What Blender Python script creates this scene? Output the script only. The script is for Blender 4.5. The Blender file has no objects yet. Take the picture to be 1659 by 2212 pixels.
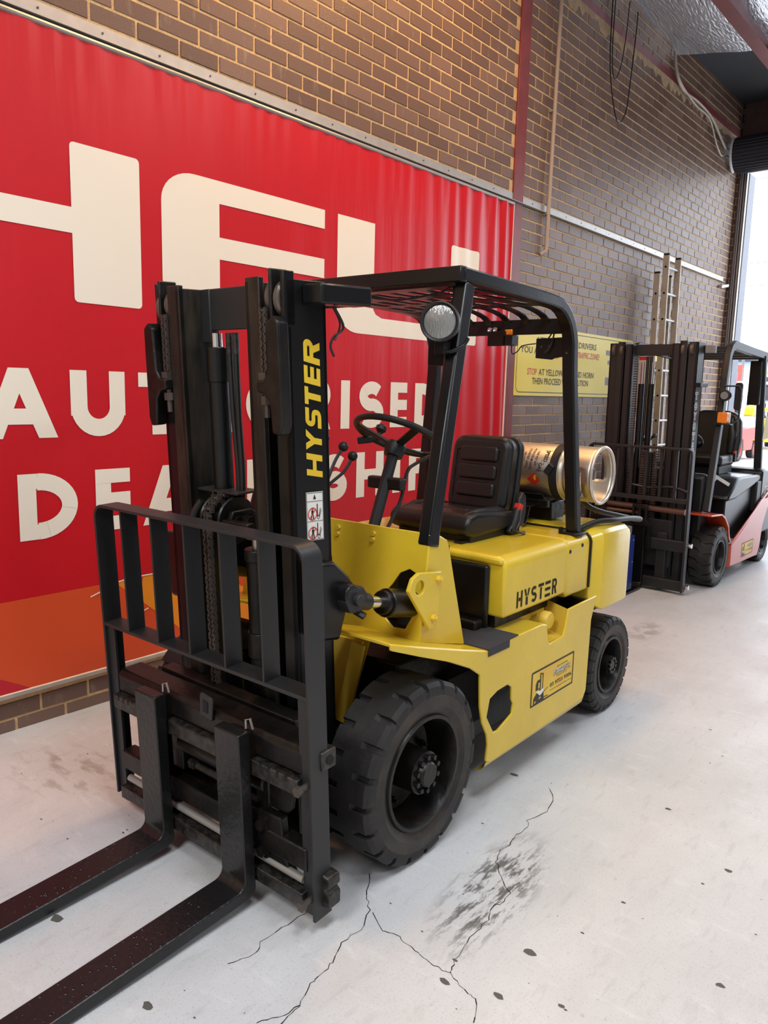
import bpy, bmesh, math, random
from mathutils import Vector, Matrix
random.seed(7)
PI = math.pi
sc = bpy.context.scene
COL = sc.collection
# ---------------------------------------------------------------- camera, world, lights, exposure
FPX = 1664.19
YAW, PITCH, ROLL = -0.7014, -0.1563, 0.0253
fw = Vector((math.sin(YAW)*math.cos(PITCH), math.cos(YAW)*math.cos(PITCH), math.sin(PITCH)))
r0 = Vector((math.cos(YAW), -math.sin(YAW), 0)); u0 = r0.cross(fw)
cr = math.cos(ROLL)*r0 + math.sin(ROLL)*u0; cu = -math.sin(ROLL)*r0 + math.cos(ROLL)*u0
CAMP = Vector((3.4836, -4.1434, 1.6095))
cam = bpy.data.objects.new('camera', bpy.data.cameras.new('camera')); COL.objects.link(cam)
cam.matrix_world = Matrix(((cr.x, cu.x, -fw.x, CAMP.x), (cr.y, cu.y, -fw.y, CAMP.y), (cr.z, cu.z, -fw.z, CAMP.z), (0, 0, 0, 1)))
cam.data.sensor_fit = 'VERTICAL'; cam.data.sensor_height = 36; cam.data.lens = FPX*36/2212
cam.data.clip_start = 0.05; cam.data.clip_end = 300
sc.camera = cam
W = bpy.data.worlds.new('overcast_sky'); sc.world = W; W.use_nodes = True
bg = W.node_tree.nodes['Background']; bg.inputs[0].default_value = (0.82, 0.89, 1.0, 1); bg.inputs[1].default_value = 10.0

def area(name, loc, size, power, color, aim=None, sy=None):
    l = bpy.data.lights.new(name, 'AREA'); l.energy = power; l.color = color; l.shape = 'RECTANGLE'
    l.size = size; l.size_y = sy or size
    o = bpy.data.objects.new(name, l); COL.objects.link(o); o.location = loc
    d = (Vector(aim) - Vector(loc)) if aim else Vector((0, 0, -1))
    o.rotation_euler = d.to_track_quat('-Z', 'Y').to_euler()
    return o
area('bay_lamp', (1.1, -1.2, 4.95), 0.5, 105, (1, 0.54, 0.20))
area('bay_lamp', (1.0, 0.5, 4.95), 0.5, 85, (1, 0.60, 0.28))
area('bay_lamp', (3.6, -3.2, 5.1), 1.2, 190, (0.90, 0.95, 1.0))
area('bay_lamp', (3.8, 1.0, 5.1), 1.2, 130, (0.90, 0.95, 1.0))
area('bay_lamp', (2.6, -6.6, 4.9), 1.4, 430, (0.94, 0.97, 1.0))
area('bay_lamp', (7.5, -2.0, 5.1), 1.2, 260, (0.90, 0.95, 1.0))
sc.view_settings.view_transform = 'Standard'; sc.view_settings.look = 'None'
sc.view_settings.exposure = -1.0; sc.view_settings.gamma = 1.0
try: sc.view_settings.use_curve_mapping = False
except Exception: pass

# ---------------------------------------------------------------- materials
def lin(c): return tuple(((v/255)/12.92 if v/255 <= .04045 else ((v/255+.055)/1.055)**2.4) for v in c)
MATS = {}
def mat(name, col=None, rough=.5, metal=0., noise=0., nscale=8., bump=0., bscale=60., col2=None, spec=.5, trans=0., emit=0., coat=0., stretch=None):
    m = bpy.data.materials.new(name); m.use_nodes = True; nt = m.node_tree; N = nt.nodes; L = nt.links
    b = N['Principled BSDF']; col = col or (.5, .5, .5)
    b.inputs['Base Color'].default_value = (*col, 1); b.inputs['Roughness'].default_value = rough
    b.inputs['Metallic'].default_value = metal; b.inputs['Specular IOR Level'].default_value = spec
    if coat: b.inputs['Coat Weight'].default_value = coat; b.inputs['Coat Roughness'].default_value = .08
    if trans: b.inputs['Transmission Weight'].default_value = trans
    if emit: b.inputs['Emission Color'].default_value = (*col, 1); b.inputs['Emission Strength'].default_value = emit
    tc = N.new('ShaderNodeTexCoord'); vec = tc.outputs['Object']
    if stretch:
        mp = N.new('ShaderNodeMapping'); mp.inputs['Scale'].default_value = stretch; L.new(vec, mp.inputs[0]); vec = mp.outputs[0]
    if noise or col2:
        n = N.new('ShaderNodeTexNoise'); n.inputs['Scale'].default_value = nscale; n.inputs['Detail'].default_value = 6; n.inputs['Roughness'].default_value = .65
        L.new(vec, n.inputs['Vector'])
        rp = N.new('ShaderNodeValToRGB'); rp.color_ramp.elements[0].position = .42; rp.color_ramp.elements[1].position = .68
        L.new(n.outputs['Fac'], rp.inputs[0])
        mx = N.new('ShaderNodeMix'); mx.data_type = 'RGBA'
        mx.inputs['A'].default_value = (*col, 1); mx.inputs['B'].default_value = (*(col2 or tuple(min(1, c*(1+noise)) for c in col)), 1)
        L.new(rp.outputs[0], mx.inputs['Factor']); L.new(mx.outputs['Result'], b.inputs['Base Color'])
    if bump:
        n2 = N.new('ShaderNodeTexNoise'); n2.inputs['Scale'].default_value = bscale; n2.inputs['Detail'].default_value = 3
        L.new(vec, n2.inputs['Vector'])
        bp = N.new('ShaderNodeBump'); bp.inputs['Strength'].default_value = bump; bp.inputs['Distance'].default_value = .01
        L.new(n2.outputs['Fac'], bp.inputs['Height']); L.new(bp.outputs[0], b.inputs['Normal'])
    MATS[name] = m
    return m
YEL = mat('yellow_paint', (.68, .475, .028), .28, noise=.12, nscale=3, bump=.05, bscale=40, coat=.3)
YELD = mat('yellow_paint_dull', (.70, .47, .05), .42, noise=.1, nscale=4)
CWY = mat('counterweight_yellow', (.66, .48, .10), .5, noise=.18, nscale=3)
BLK = mat('black_paint', (.0055, .0055, .006), .30, bump=.04, bscale=30, spec=.42)
BLKS = mat('black_satin_paint', (.017, .017, .018), .46, bump=.03, bscale=90)
FORKM = mat('black_fork_paint', (.009, .009, .0095), .28, spec=.45, bump=.18, bscale=55)
GRIME = mat('greasy_black_steel', (.0035, .0032, .003), .38, spec=.34, col2=(.014, .010, .008), nscale=9, bump=.25, bscale=25)
GREASE = mat('greasy_brown_channel', (.008, .007, .006), .42, spec=.4, col2=(.040, .030, .020), nscale=6, bump=.2, bscale=18, stretch=(2, 2, .5))
WORN = mat('worn_bare_steel', (.012, .011, .010), .4, col2=(.055, .045, .037), nscale=45, metal=.2, bump=.2, bscale=50)
RUB = mat('tyre_rubber', (.012, .0115, .0115), .60, spec=.4, col2=(.024, .021, .020), nscale=7, bump=.12, bscale=70)
RUBS = mat('tyre_sidewall', (.014, .0125, .012), .5, spec=.4, col2=(.055, .042, .029), nscale=5, bump=.05)
VINYL = mat('black_vinyl', (.008, .0075, .0075), .38, bump=.05, bscale=150)
PLAS = mat('black_plastic', (.009, .009, .009), .45)
ALU = mat('brushed_aluminium', (.66, .60, .52), .40, metal=.92, noise=.1, nscale=20, bump=.04, bscale=60, stretch=(1, 1, 6))
ALUW = mat('raw_aluminium', (.46, .44, .42), .5, metal=.7, noise=.12, nscale=15)
LADM = mat('weathered_aluminium', (.42, .36, .30), .5, metal=.35, noise=.2, nscale=12)
CHR = mat('chrome', (.75, .75, .76), .15, metal=1)
STEEL = mat('zinc_steel', (.45, .42, .38), .35, metal=.8)
CHAINM = mat('oily_chain', (.10, .082, .070), .4, metal=.5)
ROLL_ = mat('steel_roller', (.16, .13, .11), .35, metal=.6)
HOLE = mat('dark_opening', (.004, .004, .004), .8)
AMB = mat('amber_lens', (.85, .22, .02), .25, noise=.2, nscale=40)
GLS = mat('lamp_glass', (.36, .36, .35), .16, metal=.6, bump=.35, bscale=45, stretch=(6, 1, 1))
WHT = mat('white_print', (.82, .80, .74), .5)
DECY = mat('yellow_print', (.80, .55, .06), .45)
LETY = mat('yellow_lettering', (.78, .52, .03), .4)
INK = mat('black_print', (.012, .012, .012), .5)
REDP = mat('red_print', (.62, .03, .02), .45)
DECO = mat('decal_ground', (.78, .55, .04), .4, col2=(.78, .36, .05), nscale=5)
BANR = mat('banner_vinyl_red', (.54, .009, .017), .38, spec=.38, noise=.06, nscale=2)
BANW = mat('banner_print_cream', (.86, .80, .68), .45)
BANO = mat('banner_print_orange', (.66, .075, .02), .42)
BANY = mat('banner_print_amber', (.80, .27, .018), .42)
BANM = mat('banner_print_crimson', (.52, .012, .03), .42)
MORT = mat('mortar', (.56, .38, .19), .85, noise=.3, nscale=30, bump=.5, bscale=80)
COLM = mat('oxide_red_paint', (.17, .028, .028), .45, noise=.35, nscale=6)
FOIL = mat('foil_insulation', (.62, .62, .66), .30, metal=.85, bump=1., bscale=9, stretch=(5, 1.2, 1))
DGREY = mat('dark_grey_sheet', (.035, .037, .045), .6)
SHUT = mat('roller_shutter_steel', (.035, .036, .048), .45)
DOORF = mat('painted_door_frame', (.16, .17, .20), .5, noise=.15, nscale=20)
TRK = mat('brown_steel_track', (.13, .095, .085), .5)
CONC = mat('outside_concrete', (.55, .54, .52), .8, noise=.15, nscale=2)
SIGN = mat('sign_yellow', (.80, .62, .035), .4)
ORNG = mat('orange_paint', (.56, .065, .018), .28, coat=.4)
RED2 = mat('faded_red_paint', (.62, .08, .06), .45)
WPNT = mat('white_paint', (.80, .80, .78), .4)
BLUE = mat('blue_paint', (.012, .03, .20), .4)
GREYP = mat('grey_paint', (.20, .19, .185), .55, noise=.2)
PANEL = mat('control_box_paint', (.58, .52, .45), .4, noise=.08)
PIPE = mat('painted_pipe', (.40, .31, .25), .5)
MATT = mat('anti_slip_mat', (.035, .033, .036), .85, bump=.5, bscale=220)
PINK = mat('raised_mortar_smear', (.36, .25, .15), .9, noise=.4, nscale=14, bump=.8, bscale=30)
GLASS = mat('headlamp_glass', (.9, .9, .9), .05, trans=.8)
POLYM = mat('clear_plastic_bag', (.7, .7, .72), .15, trans=.6)
CARD = mat('yellowed_card', (.66, .58, .30), .7)
OUTB = mat('factory_cladding', (.36, .42, .52), .6)
YPLA = mat('yellow_plastic', (.85, .6, .03), .4)

def brick_material():
    m = bpy.data.materials.new('clinker_brick'); m.use_nodes = True; nt = m.node_tree; N = nt.nodes; L = nt.links
    b = N['Principled BSDF']; b.inputs['Roughness'].default_value = .45; b.inputs['Specular IOR Level'].default_value = .42
    oi = N.new('ShaderNodeObjectInfo'); at = N.new('ShaderNodeAttribute'); at.attribute_name = 'tint'
    ad = N.new('ShaderNodeMath'); ad.operation = 'ADD'; L.new(oi.outputs['Random'], ad.inputs[0]); L.new(at.outputs['Fac'], ad.inputs[1])
    fr = N.new('ShaderNodeMath'); fr.operation = 'FRACT'; L.new(ad.outputs[0], fr.inputs[0])
    rp = N.new('ShaderNodeValToRGB'); e = rp.color_ramp.elements
    e[0].position = 0; e[0].color = (.130, .074, .055, 1); e[1].position = 1; e[1].color = (.200, .120, .090, 1)
    x = e.new(.5); x.color = (.160, .094, .071, 1)
    L.new(fr.outputs[0], rp.inputs[0])
    g = N.new('ShaderNodeNewGeometry'); n = N.new('ShaderNodeTexNoise'); n.inputs['Scale'].default_value = 14; n.inputs['Detail'].default_value = 8
    mp = N.new('ShaderNodeMapping'); mp.inputs['Scale'].default_value = (1, 1.6, .5)
    L.new(g.outputs['Position'], mp.inputs[0]); L.new(mp.outputs[0], n.inputs['Vector'])
    r2 = N.new('ShaderNodeValToRGB'); r2.color_ramp.elements[0].position = .60; r2.color_ramp.elements[1].position = .80
    r2.color_ramp.elements[1].color = (.5, .5, .5, 1)
    L.new(n.outputs['Fac'], r2.inputs[0])
    mx = N.new('ShaderNodeMix'); mx.data_type = 'RGBA'; L.new(r2.outputs[0], mx.inputs['Factor']); L.new(rp.outputs[0], mx.inputs['A']); mx.inputs['B'].default_value = (.34, .25, .20, 1)
    L.new(mx.outputs['Result'], b.inputs['Base Color'])
    n3 = N.new('ShaderNodeTexNoise'); n3.inputs['Scale'].default_value = 120; L.new(g.outputs['Position'], n3.inputs['Vector'])
    bp = N.new('ShaderNodeBump'); bp.inputs['Strength'].default_value = .25; bp.inputs['Distance'].default_value = .006; L.new(n3.outputs['Fac'], bp.inputs['Height']); L.new(bp.outputs[0], b.inputs['Normal'])
    return m
BRICK = brick_material()
DBRK = mat('dark_purple_brick', (.085, .045, .045), .6, noise=.3, nscale=10, bump=.3)

def floor_material():
    m = bpy.data.materials.new('painted_concrete_floor'); m.use_nodes = True; nt = m.node_tree; N = nt.nodes; L = nt.links
    b = N['Principled BSDF']; tc = N.new('ShaderNodeTexCoord'); P = tc.outputs['Object']
    def noise(scale, detail=6, stretch=None, rot=0, rough=.6):
        v = P
        if stretch:
            mp = N.new('ShaderNodeMapping'); mp.inputs['Scale'].default_value = stretch; mp.inputs['Rotation'].default_value = (0, 0, rot); L.new(P, mp.inputs[0]); v = mp.outputs[0]
        n = N.new('ShaderNodeTexNoise'); n.inputs['Scale'].default_value = scale; n.inputs['Detail'].default_value = detail; n.inputs['Roughness'].default_value = rough
        L.new(v, n.inputs['Vector']); return n.outputs['Fac']
    def ramp(f, p0, p1, c0=(0, 0, 0, 1), c1=(1, 1, 1, 1)):
        r = N.new('ShaderNodeValToRGB'); r.color_ramp.elements[0].position = p0; r.color_ramp.elements[1].position = p1
        r.color_ramp.elements[0].color = c0; r.color_ramp.elements[1].color = c1; L.new(f, r.inputs[0]); return r.outputs[0]
    def mix(f, a, bb):
        x = N.new('ShaderNodeMix'); x.data_type = 'RGBA'
        if hasattr(f, 'links') or hasattr(f, 'is_linked'): L.new(f, x.inputs['Factor'])
        else: x.inputs['Factor'].default_value = f
        for k, s in (('A', a), ('B', bb)):
            if isinstance(s, tuple): x.inputs[k].default_value = s
            else: L.new(s, x.inputs[k])
        return x.outputs['Result']
    def mul(a, bb):
        x = N.new('ShaderNodeMath'); x.operation = 'MULTIPLY'
        for i, s in enumerate((a, bb)):
            if isinstance(s, (int, float)): x.inputs[i].default_value = s
            else: L.new(s, x.inputs[i])
        return x.outputs[0]
    c = ramp(noise(1.3), .3, .75, (.53, .527, .53, 1), (.64, .64, .645, 1))
    c = mix(mul(ramp(noise(5, 8, (1, .25, 1), .1), .50, .78), .30), c, (.44, .42, .40, 1))
    c = mix(mul(ramp(noise(150, 3), .57, .68), .40), c, (.30, .29, .28, 1))
    c = mix(mul(ramp(noise(16, 12, (3, .9, 1), 1.0, .75), .55, .70), .28), c, (.36, .35, .34, 1))
    c = mix(mul(ramp(noise(38, 4), .66, .74), .55), c, (.36, .34, .32, 1))
    c = mix(mul(ramp(noise(9, 10, (2.6, .8, 1), .75), .56, .70), .35), c, (.40, .39, .37, 1))
    c = mix(mul(ramp(noise(9, 10, (.8, 2.4, 1), .4), .57, .72), .30), c, (.76, .755, .75, 1))
    # rubbed tyre mark: streaks inside an ellipse
    def blob(cx, cy, sx, sy, rot):
        mp = N.new('ShaderNodeMapping'); mp.vector_type = 'TEXTURE'; mp.inputs['Location'].default_value = (cx, cy, 0); mp.inputs['Rotation'].default_value = (0, 0, rot); mp.inputs['Scale'].default_value = (sx, sy, 1)
        L.new(P, mp.inputs[0]); ln = N.new('ShaderNodeVectorMath'); ln.operation = 'LENGTH'; L.new(mp.outputs[0], ln.inputs[0])
        return ramp(ln.outputs['Value'], .45, 1.0, (1, 1, 1, 1), (0, 0, 0, 1))
    st = ramp(noise(6, 7, (5.5, 1.3, 1), -.15, .72), .49, .57)
    c = mix(mul(mul(blob(2.29, -2.13, .15, .42, .12), st), .92), c, (.10, .096, .09, 1))
    c = mix(mul(mul(blob(.55, -2.65, .35, .25, .3), ramp(noise(6, 8, (1, 3, 1)), .5, .62)), .6), c, (.28, .25, .2, 1))
    c = mix(mul(mul(blob(1.55, 1.0, .12, .30, .1), ramp(noise(9, 5), .45, .55)), .5), c, (.2, .18, .15, 1))
    L.new(c, b.inputs['Base Color'])
    L.new(ramp(noise(3), .3, .7, (.40, .40, .40, 1), (.58, .58, .58, 1)), b.inputs['Roughness'])
    b.inputs['Specular IOR Level'].default_value = .5
    bp = N.new('ShaderNodeBump'); bp.inputs['Strength'].default_value = .12; bp.inputs['Distance'].default_value = .01
    L.new(noise(40, 5), bp.inputs['Height']); L.new(bp.outputs[0], b.inputs['Normal'])
    return m
FLOORM = floor_material()

def banner_ripple(m):
    nt = m.node_tree; N = nt.nodes; L = nt.links; b = N['Principled BSDF']
    g = N.new('ShaderNodeNewGeometry')
    mp = N.new('ShaderNodeMapping'); mp.inputs['Scale'].default_value = (0, 3.0, .30); L.new(g.outputs['Position'], mp.inputs[0])
    n = N.new('ShaderNodeTexNoise'); n.inputs['Scale'].default_value = 2.2; n.inputs['Detail'].default_value = 3; L.new(mp.outputs[0], n.inputs['Vector'])
    bp = N.new('ShaderNodeBump'); bp.inputs['Strength'].default_value = .30; bp.inputs['Distance'].default_value = .02
    L.new(n.outputs['Fac'], bp.inputs['Height']); L.new(bp.outputs[0], b.inputs['Normal'])
banner_ripple(BANR)

# ---------------------------------------------------------------- mesh helpers
class MB:
    def __init__(s, xf=None): s.v = []; s.f = []; s.xf = xf
    def add(s, vs, fs):
        o = len(s.v); s.v += [Vector(p) for p in vs]; s.f += [tuple(i+o for i in f) for f in fs]; return s
    def box(s, x0, x1, y0, y1, z0, z1):
        return s.add([(x0, y0, z0), (x1, y0, z0), (x1, y1, z0), (x0, y1, z0), (x0, y0, z1), (x1, y0, z1), (x1, y1, z1), (x0, y1, z1)],
                     [(0, 3, 2, 1), (4, 5, 6, 7), (0, 1, 5, 4), (1, 2, 6, 5), (2, 3, 7, 6), (3, 0, 4, 7)])
    def bar(s, p, q, w, d, up=(0, 0, 1)):
        p, q = Vector(p), Vector(q); t = (q-p).normalized(); up = Vector(up)
        a = t.cross(up)
        if a.length < 1e-4: a = t.cross(Vector((0, 1, 0)))
        a.normalize(); b = t.cross(a).normalized(); a *= w/2; b *= d/2
        return s.add([p-a-b, p+a-b, p+a+b, p-a+b, q-a-b, q+a-b, q+a+b, q-a+b],
                     [(0, 1, 2, 3), (7, 6, 5, 4), (0, 4, 5, 1), (1, 5, 6, 2), (2, 6, 7, 3), (3, 7, 4, 0)])
    def sweep(s, path, w, d, side):   # flat bar / box tube following a path; side = constant lateral vector
        side = Vector(side).normalized(); P = [Vector(p) for p in path]; rings = []
        for i, p in enumerate(P):
            t = (P[min(i+1, len(P)-1)]-P[max(i-1, 0)]).normalized(); n = side.cross(t).normalized()
            k = 1.0
            if 0 < i < len(P)-1:
                a = (P[i]-P[i-1]).normalized(); k = 1/max(.5, (t.dot(a)))
            rings.append([p-side*w/2-n*d/2*k, p+side*w/2-n*d/2*k, p+side*w/2+n*d/2*k, p-side*w/2+n*d/2*k])
        vs = [q for r in rings for q in r]; fs = [(0, 1, 2, 3), tuple(len(vs)-4+i for i in (3, 2, 1, 0))]
        for i in range(len(P)-1):
            for j in range(4):
                a = i*4+j; b = i*4+(j+1) % 4; fs.append((a, a+4, b+4, b))
        return s.add(vs, fs)
    def tube(s, path, r, n=10, cap=True):
        P = [Vector(p) for p in path]; rings = []; prev = None
        for i, p in enumerate(P):
            t = (P[min(i+1, len(P)-1)]-P[max(i-1, 0)]).normalized()
            if prev is None:
                a = t.cross(Vector((0, 0, 1)))
                if a.length < .05: a = t.cross(Vector((0, 1, 0)))
            else: a = prev - t*prev.dot(t)
            a.normalize(); prev = a; b = t.cross(a); rr = r[i] if isinstance(r, (list, tuple)) else r
            rings.append([p+a*rr*math.cos(2*PI*k/n)+b*rr*math.sin(2*PI*k/n) for k in range(n)])
        vs = [q for g in rings for q in g]; fs = []
        for i in range(len(P)-1):
            for j in range(n):
                k = (j+1) % n; fs.append((i*n+j, i*n+k, (i+1)*n+k, (i+1)*n+j))
        if cap: fs += [tuple(range(n))[::-1], tuple(len(vs)-n+i for i in range(n))]
        return s.add(vs, fs)
    def lathe(s, prof, c, axis='x', n=40, cap=False):   # prof: (along, radius)
        c = Vector(c); vs = []; fs = []
        for (a, r) in prof:
            for k in range(n):
                co, si = r*math.cos(2*PI*k/n), r*math.sin(2*PI*k/n)
                vs.append(c+Vector({'x': (a, co, si), 'y': (co, a, si), 'z': (co, si, a)}[axis]))
        for i in range(len(prof)-1):
            for j in range(n):
                k = (j+1) % n; fs.append((i*n+j, i*n+k, (i+1)*n+k, (i+1)*n+j))
        if cap: fs += [tuple(range(n)), tuple(len(vs)-n+i for i in range(n))]
        return s.add(vs, fs)
    def cyl(s, p, q, r, n=16): return s.tube([p, q], r, n)
    def prism(s, pts, axis, a0, a1):   # convex/concave outline as ngon, extruded along axis
        f = {'x': lambda a, u, v: (a, u, v), 'y': lambda a, u, v: (u, a, v), 'z': lambda a, u, v: (u, v, a)}[axis]
        n = len(pts); vs = [f(a0, *p) for p in pts]+[f(a1, *p) for p in pts]
        return s.add(vs, [tuple(range(n))[::-1], tuple(range(n, 2*n))]+[(i, (i+1) % n, n+(i+1) % n, n+i) for i in range(n)])
    def plate(s, outer, holes, axis, a0, a1):   # flat plate with real holes
        bm = bmesh.new(); es = []; loops = []
        for lp in [outer]+list(holes):
            vv = [bm.verts.new((p[0], p[1], 0)) for p in lp]; loops.append(vv)
            for i in range(len(vv)): es.append(bm.edges.new((vv[i], vv[(i+1) % len(vv)])))
        bmesh.ops.triangle_fill(bm, use_beauty=True, use_dissolve=False, edges=es)
        bm.verts.index_update(); vl = list(bm.verts)
        tri = [tuple(v.index for v in f.verts) for f in bm.faces]; pts = [(v.co.x, v.co.y) for v in vl]
        lidx = [[v.index for v in lp] for lp in loops]; bm.free()
        f = {'x': lambda a, u, v: (a, u, v), 'y': lambda a, u, v: (u, a, v), 'z': lambda a, u, v: (u, v, a)}[axis]
        n = len(pts); vs = [f(a0, *p) for p in pts]+[f(a1, *p) for p in pts]; fs = [t[::-1] for t in tri]+[tuple(i+n for i in t) for t in tri]
        for lp in lidx:
            for i in range(len(lp)):
                a, b = lp[i], lp[(i+1) % len(lp)]; fs.append((a, b, b+n, a+n))
        return s.add(vs, fs)
    def poly(s, pts): return s.add(pts, [tuple(range(len(pts)))])
    def mesh(s, name):
        me = bpy.data.meshes.new(name); vs = [(s.xf @ v if s.xf else v) for v in s.v]
        me.from_pydata([tuple(v) for v in vs], [], s.f); me.validate(); return me

def put(name, mb, m, parent=None, bevel=0., smooth=35, seg=2, norm=True, kind=None, label=None):
    me = mb.mesh(name) if isinstance(mb, MB) else mb
    if norm:
        bm = bmesh.new(); bm.from_mesh(me); bmesh.ops.recalc_face_normals(bm, faces=bm.faces); bm.to_mesh(me); bm.free()
    me.materials.append(m)
    if smooth:
        for p in me.polygons: p.use_smooth = True
        me.set_sharp_from_angle(angle=math.radians(smooth))
    o = bpy.data.objects.new(name, me); COL.objects.link(o)
    if parent: o.parent = parent
    if bevel:
        b = o.modifiers.new('edge', 'BEVEL'); b.width = bevel; b.segments = seg; b.limit_method = 'ANGLE'; b.angle_limit = math.radians(40); b.harden_normals = False
    if kind: o['kind'] = kind
    if label: o['label'] = label
    return o
def tag(o, label, cat, group=None):
    o['label'] = label; o['category'] = cat
    if group: o['group'] = group
    return o
def thing(name, label, cat, loc=(0, 0, 0), rz=0, group=None):
    o = bpy.data.objects.new(name, None); COL.objects.link(o); o.location = loc; o.rotation_euler = (0, 0, rz); o.empty_display_size = .1
    return tag(o, label, cat, group)
def copy_tree(o, parent=None):
    c = o.copy(); COL.objects.link(c)
    if parent: c.parent = parent
    for ch in o.children: copy_tree(ch, c)
    return c
def arc(cx, cy, r, a0, a1, n): return [(cx+r*math.cos(math.radians(a0+(a1-a0)*i/n)), cy+r*math.sin(math.radians(a0+(a1-a0)*i/n))) for i in range(n+1)]
def rrect(x0, x1, y0, y1, r, n=4):
    return arc(x1-r, y1-r, r, 0, 90, n)+arc(x0+r, y1-r, r, 90, 180, n)+arc(x0+r, y0+r, r, 180, 270, n)+arc(x1-r, y0+r, r, 270, 360, n)
def circ(cx, cy, r, n=16): return [(cx+r*math.cos(2*PI*i/n), cy+r*math.sin(2*PI*i/n)) for i in range(n)]
def bez(p0, p1, p2, p3, n=10):
    p0, p1, p2, p3 = map(Vector, (p0, p1, p2, p3)); return [p0*(1-t)**3+p1*3*t*(1-t)**2+p2*3*t*t*(1-t)+p3*t**3 for t in [i/n for i in range(n+1)]]
def smooth_path(P, n=6):
    P = [Vector(p) for p in P]; out = []
    for i in range(len(P)-1):
        a = P[max(i-1, 0)]; b = P[i]; c = P[i+1]; d = P[min(i+2, len(P)-1)]
        for k in range(n):
            t = k/n; out.append(.5*((2*b)+(c-a)*t+(2*a-5*b+4*c-d)*t*t+(3*b-a-3*c+d)*t**3))
    return out+[P[-1]]

# ---------------------------------------------------------------- lettering (flat print, drawn as strokes)
def band(path, w):
    P = [Vector((p[0], p[1])) for p in path]; L_, R_ = [], []
    for i, p in enumerate(P):
        t = (P[min(i+1, len(P)-1)]-P[max(i-1, 0)]).normalized(); n = Vector((-t.y, t.x))*w/2
        L_.append(p+n); R_.append(p-n)
    return [[tuple(L_[i]), tuple(L_[i+1]), tuple(R_[i+1]), tuple(R_[i])] for i in range(len(P)-1)]
def glyph(ch, x0, x1, y0, y1, t, sq=False):
    """list of 2-D polygons for one bold sans capital filling the box"""
    w = x1-x0; h = y1-y0; ym = (y0+y1)/2; xm = (x0+x1)/2; R = lambda a, b, c, d: [(a, c), (b, c), (b, d), (a, d)]; v = t; e = t*.85
    if ch == 'I': return [R(xm-v/2, xm+v/2, y0, y1)]
    if ch == 'H': return [R(x0, x0+v, y0, y1), R(x1-v, x1, y0, y1), R(x0, x1, ym-e/2, ym+e/2)]
    if ch == 'T': return [R(x0, x1, y1-e, y1), R(xm-v/2, xm+v/2, y0, y1)]
    if ch == 'L': return [R(x0, x0+v, y0, y1), R(x0, x1, y0, y0+e)]
    if ch == 'E': return [R(x0, x0+v, y0, y1), R(x0, x1, y0, y0+e), R(x0, x1, y1-e, y1), R(x0, x1, ym-e/2, ym+e/2)]
    if ch == 'A':
        a = t*1.08
        return [[(x0, y0), (x0+a, y0), (xm+a*.5, y1), (xm-a*.5, y1)], [(x1-a, y0), (x1, y0), (xm+a*.5, y1), (xm-a*.5, y1)], R(x0+w*.25, x1-w*.25, y0+h*.2, y0+h*.2+e)]
    if ch == 'Y':
        a = t*1.05
        return [R(xm-v/2, xm+v/2, y0, ym), [(x0, y1), (x0+a, y1), (xm+v/2, ym-v*.1), (xm-v/2, ym-v*.1)], [(x1-a, y1), (x1, y1), (xm+v/2, ym-v*.1), (xm-v/2, ym-v*.1)]]
    if ch == 'U':
        r = w/2-t/2; return [R(x0, x0+v, y0+r, y1), R(x1-v, x1, y0+r, y1)]+band([(x0+t/2, y0+r+t/2)]+arc(xm, y0+r+t/2, r, 180, 360, 16)+[(x1-t/2, y0+r+t/2)], t)
    if ch == 'O':
        return band([(xm+(w/2-t/2)*math.cos(a), ym+(h/2-t/2)*math.sin(a)) for a in [2*PI*i/36 for i in range(37)]], t)
    if ch == 'D':
        rx = min(w-v/2-t/2, h*.5); c = x1-t/2-rx
        return [R(x0, x0+v, y0, y1), R(x0, c+.001, y0, y0+e), R(x0, c+.001, y1-e, y1)]+band([(c+rx*math.sin(a), ym+(h/2-t*.46)*math.cos(a)) for a in [PI*i/20 for i in range(21)]], t*.95)
    if ch in 'PR':
        yb = y0+h*.40; rr = (y1-yb)/2-e/2; yc = (y1+yb)/2; c = x1-t/2-rr*.95
        g = [R(x0, x0+v, y0, y1), R(x0, c+.001, y1-e, y1), R(x0, c+.001, yb, yb+e)]+band([(c+rr*.95*math.sin(a), yc+rr*math.cos(a)) for a in [PI*i/14 for i in range(15)]], t*.95)
        if ch == 'R': g.append([(xm-t*.35, yb+e*.6), (xm+t*.75, yb+e*.6), (x1, y0), (x1-t*1.15, y0)])
        return g
    if ch == 'S':
        if sq:
            r = t*.6; p = [(x1, y1-e/2)]+arc(x0+t/2+r, y1-e/2-r, r, 90, 180, 5)+arc(x0+t/2+r, ym+r, r, 180, 270, 5)+arc(x1-t/2-r, ym-r, r, 90, 0, 5)+arc(x1-t/2-r, y0+e/2+r, r, 0, -90, 5)+[(x0, y0+e/2)]
            return band(p, e)
        rx = w/2-t/2; ry = h/4-t*.24
        yt = y1-t/2-ry; yb = y0+t/2+ry
        p = [(xm+rx*math.cos(math.radians(a)), yt+ry*math.sin(math.radians(a))) for a in range(35, 261, 15)]
        q = [(xm+rx*math.cos(math.radians(a)), yb+ry*math.sin(math.radians(a))) for a in range(80, -146, -15)]
        return band(p+q, t)
    return []
def letters(specs, y0, y1, t, sq=False, shear=0):
    out = []
    for ch, a, b in specs:
        g = glyph(ch, a, b, y0, y1, t, sq)
        out += [[(x+shear*(y-y0), y) for x, y in p] for p in g]
    return out
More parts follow.
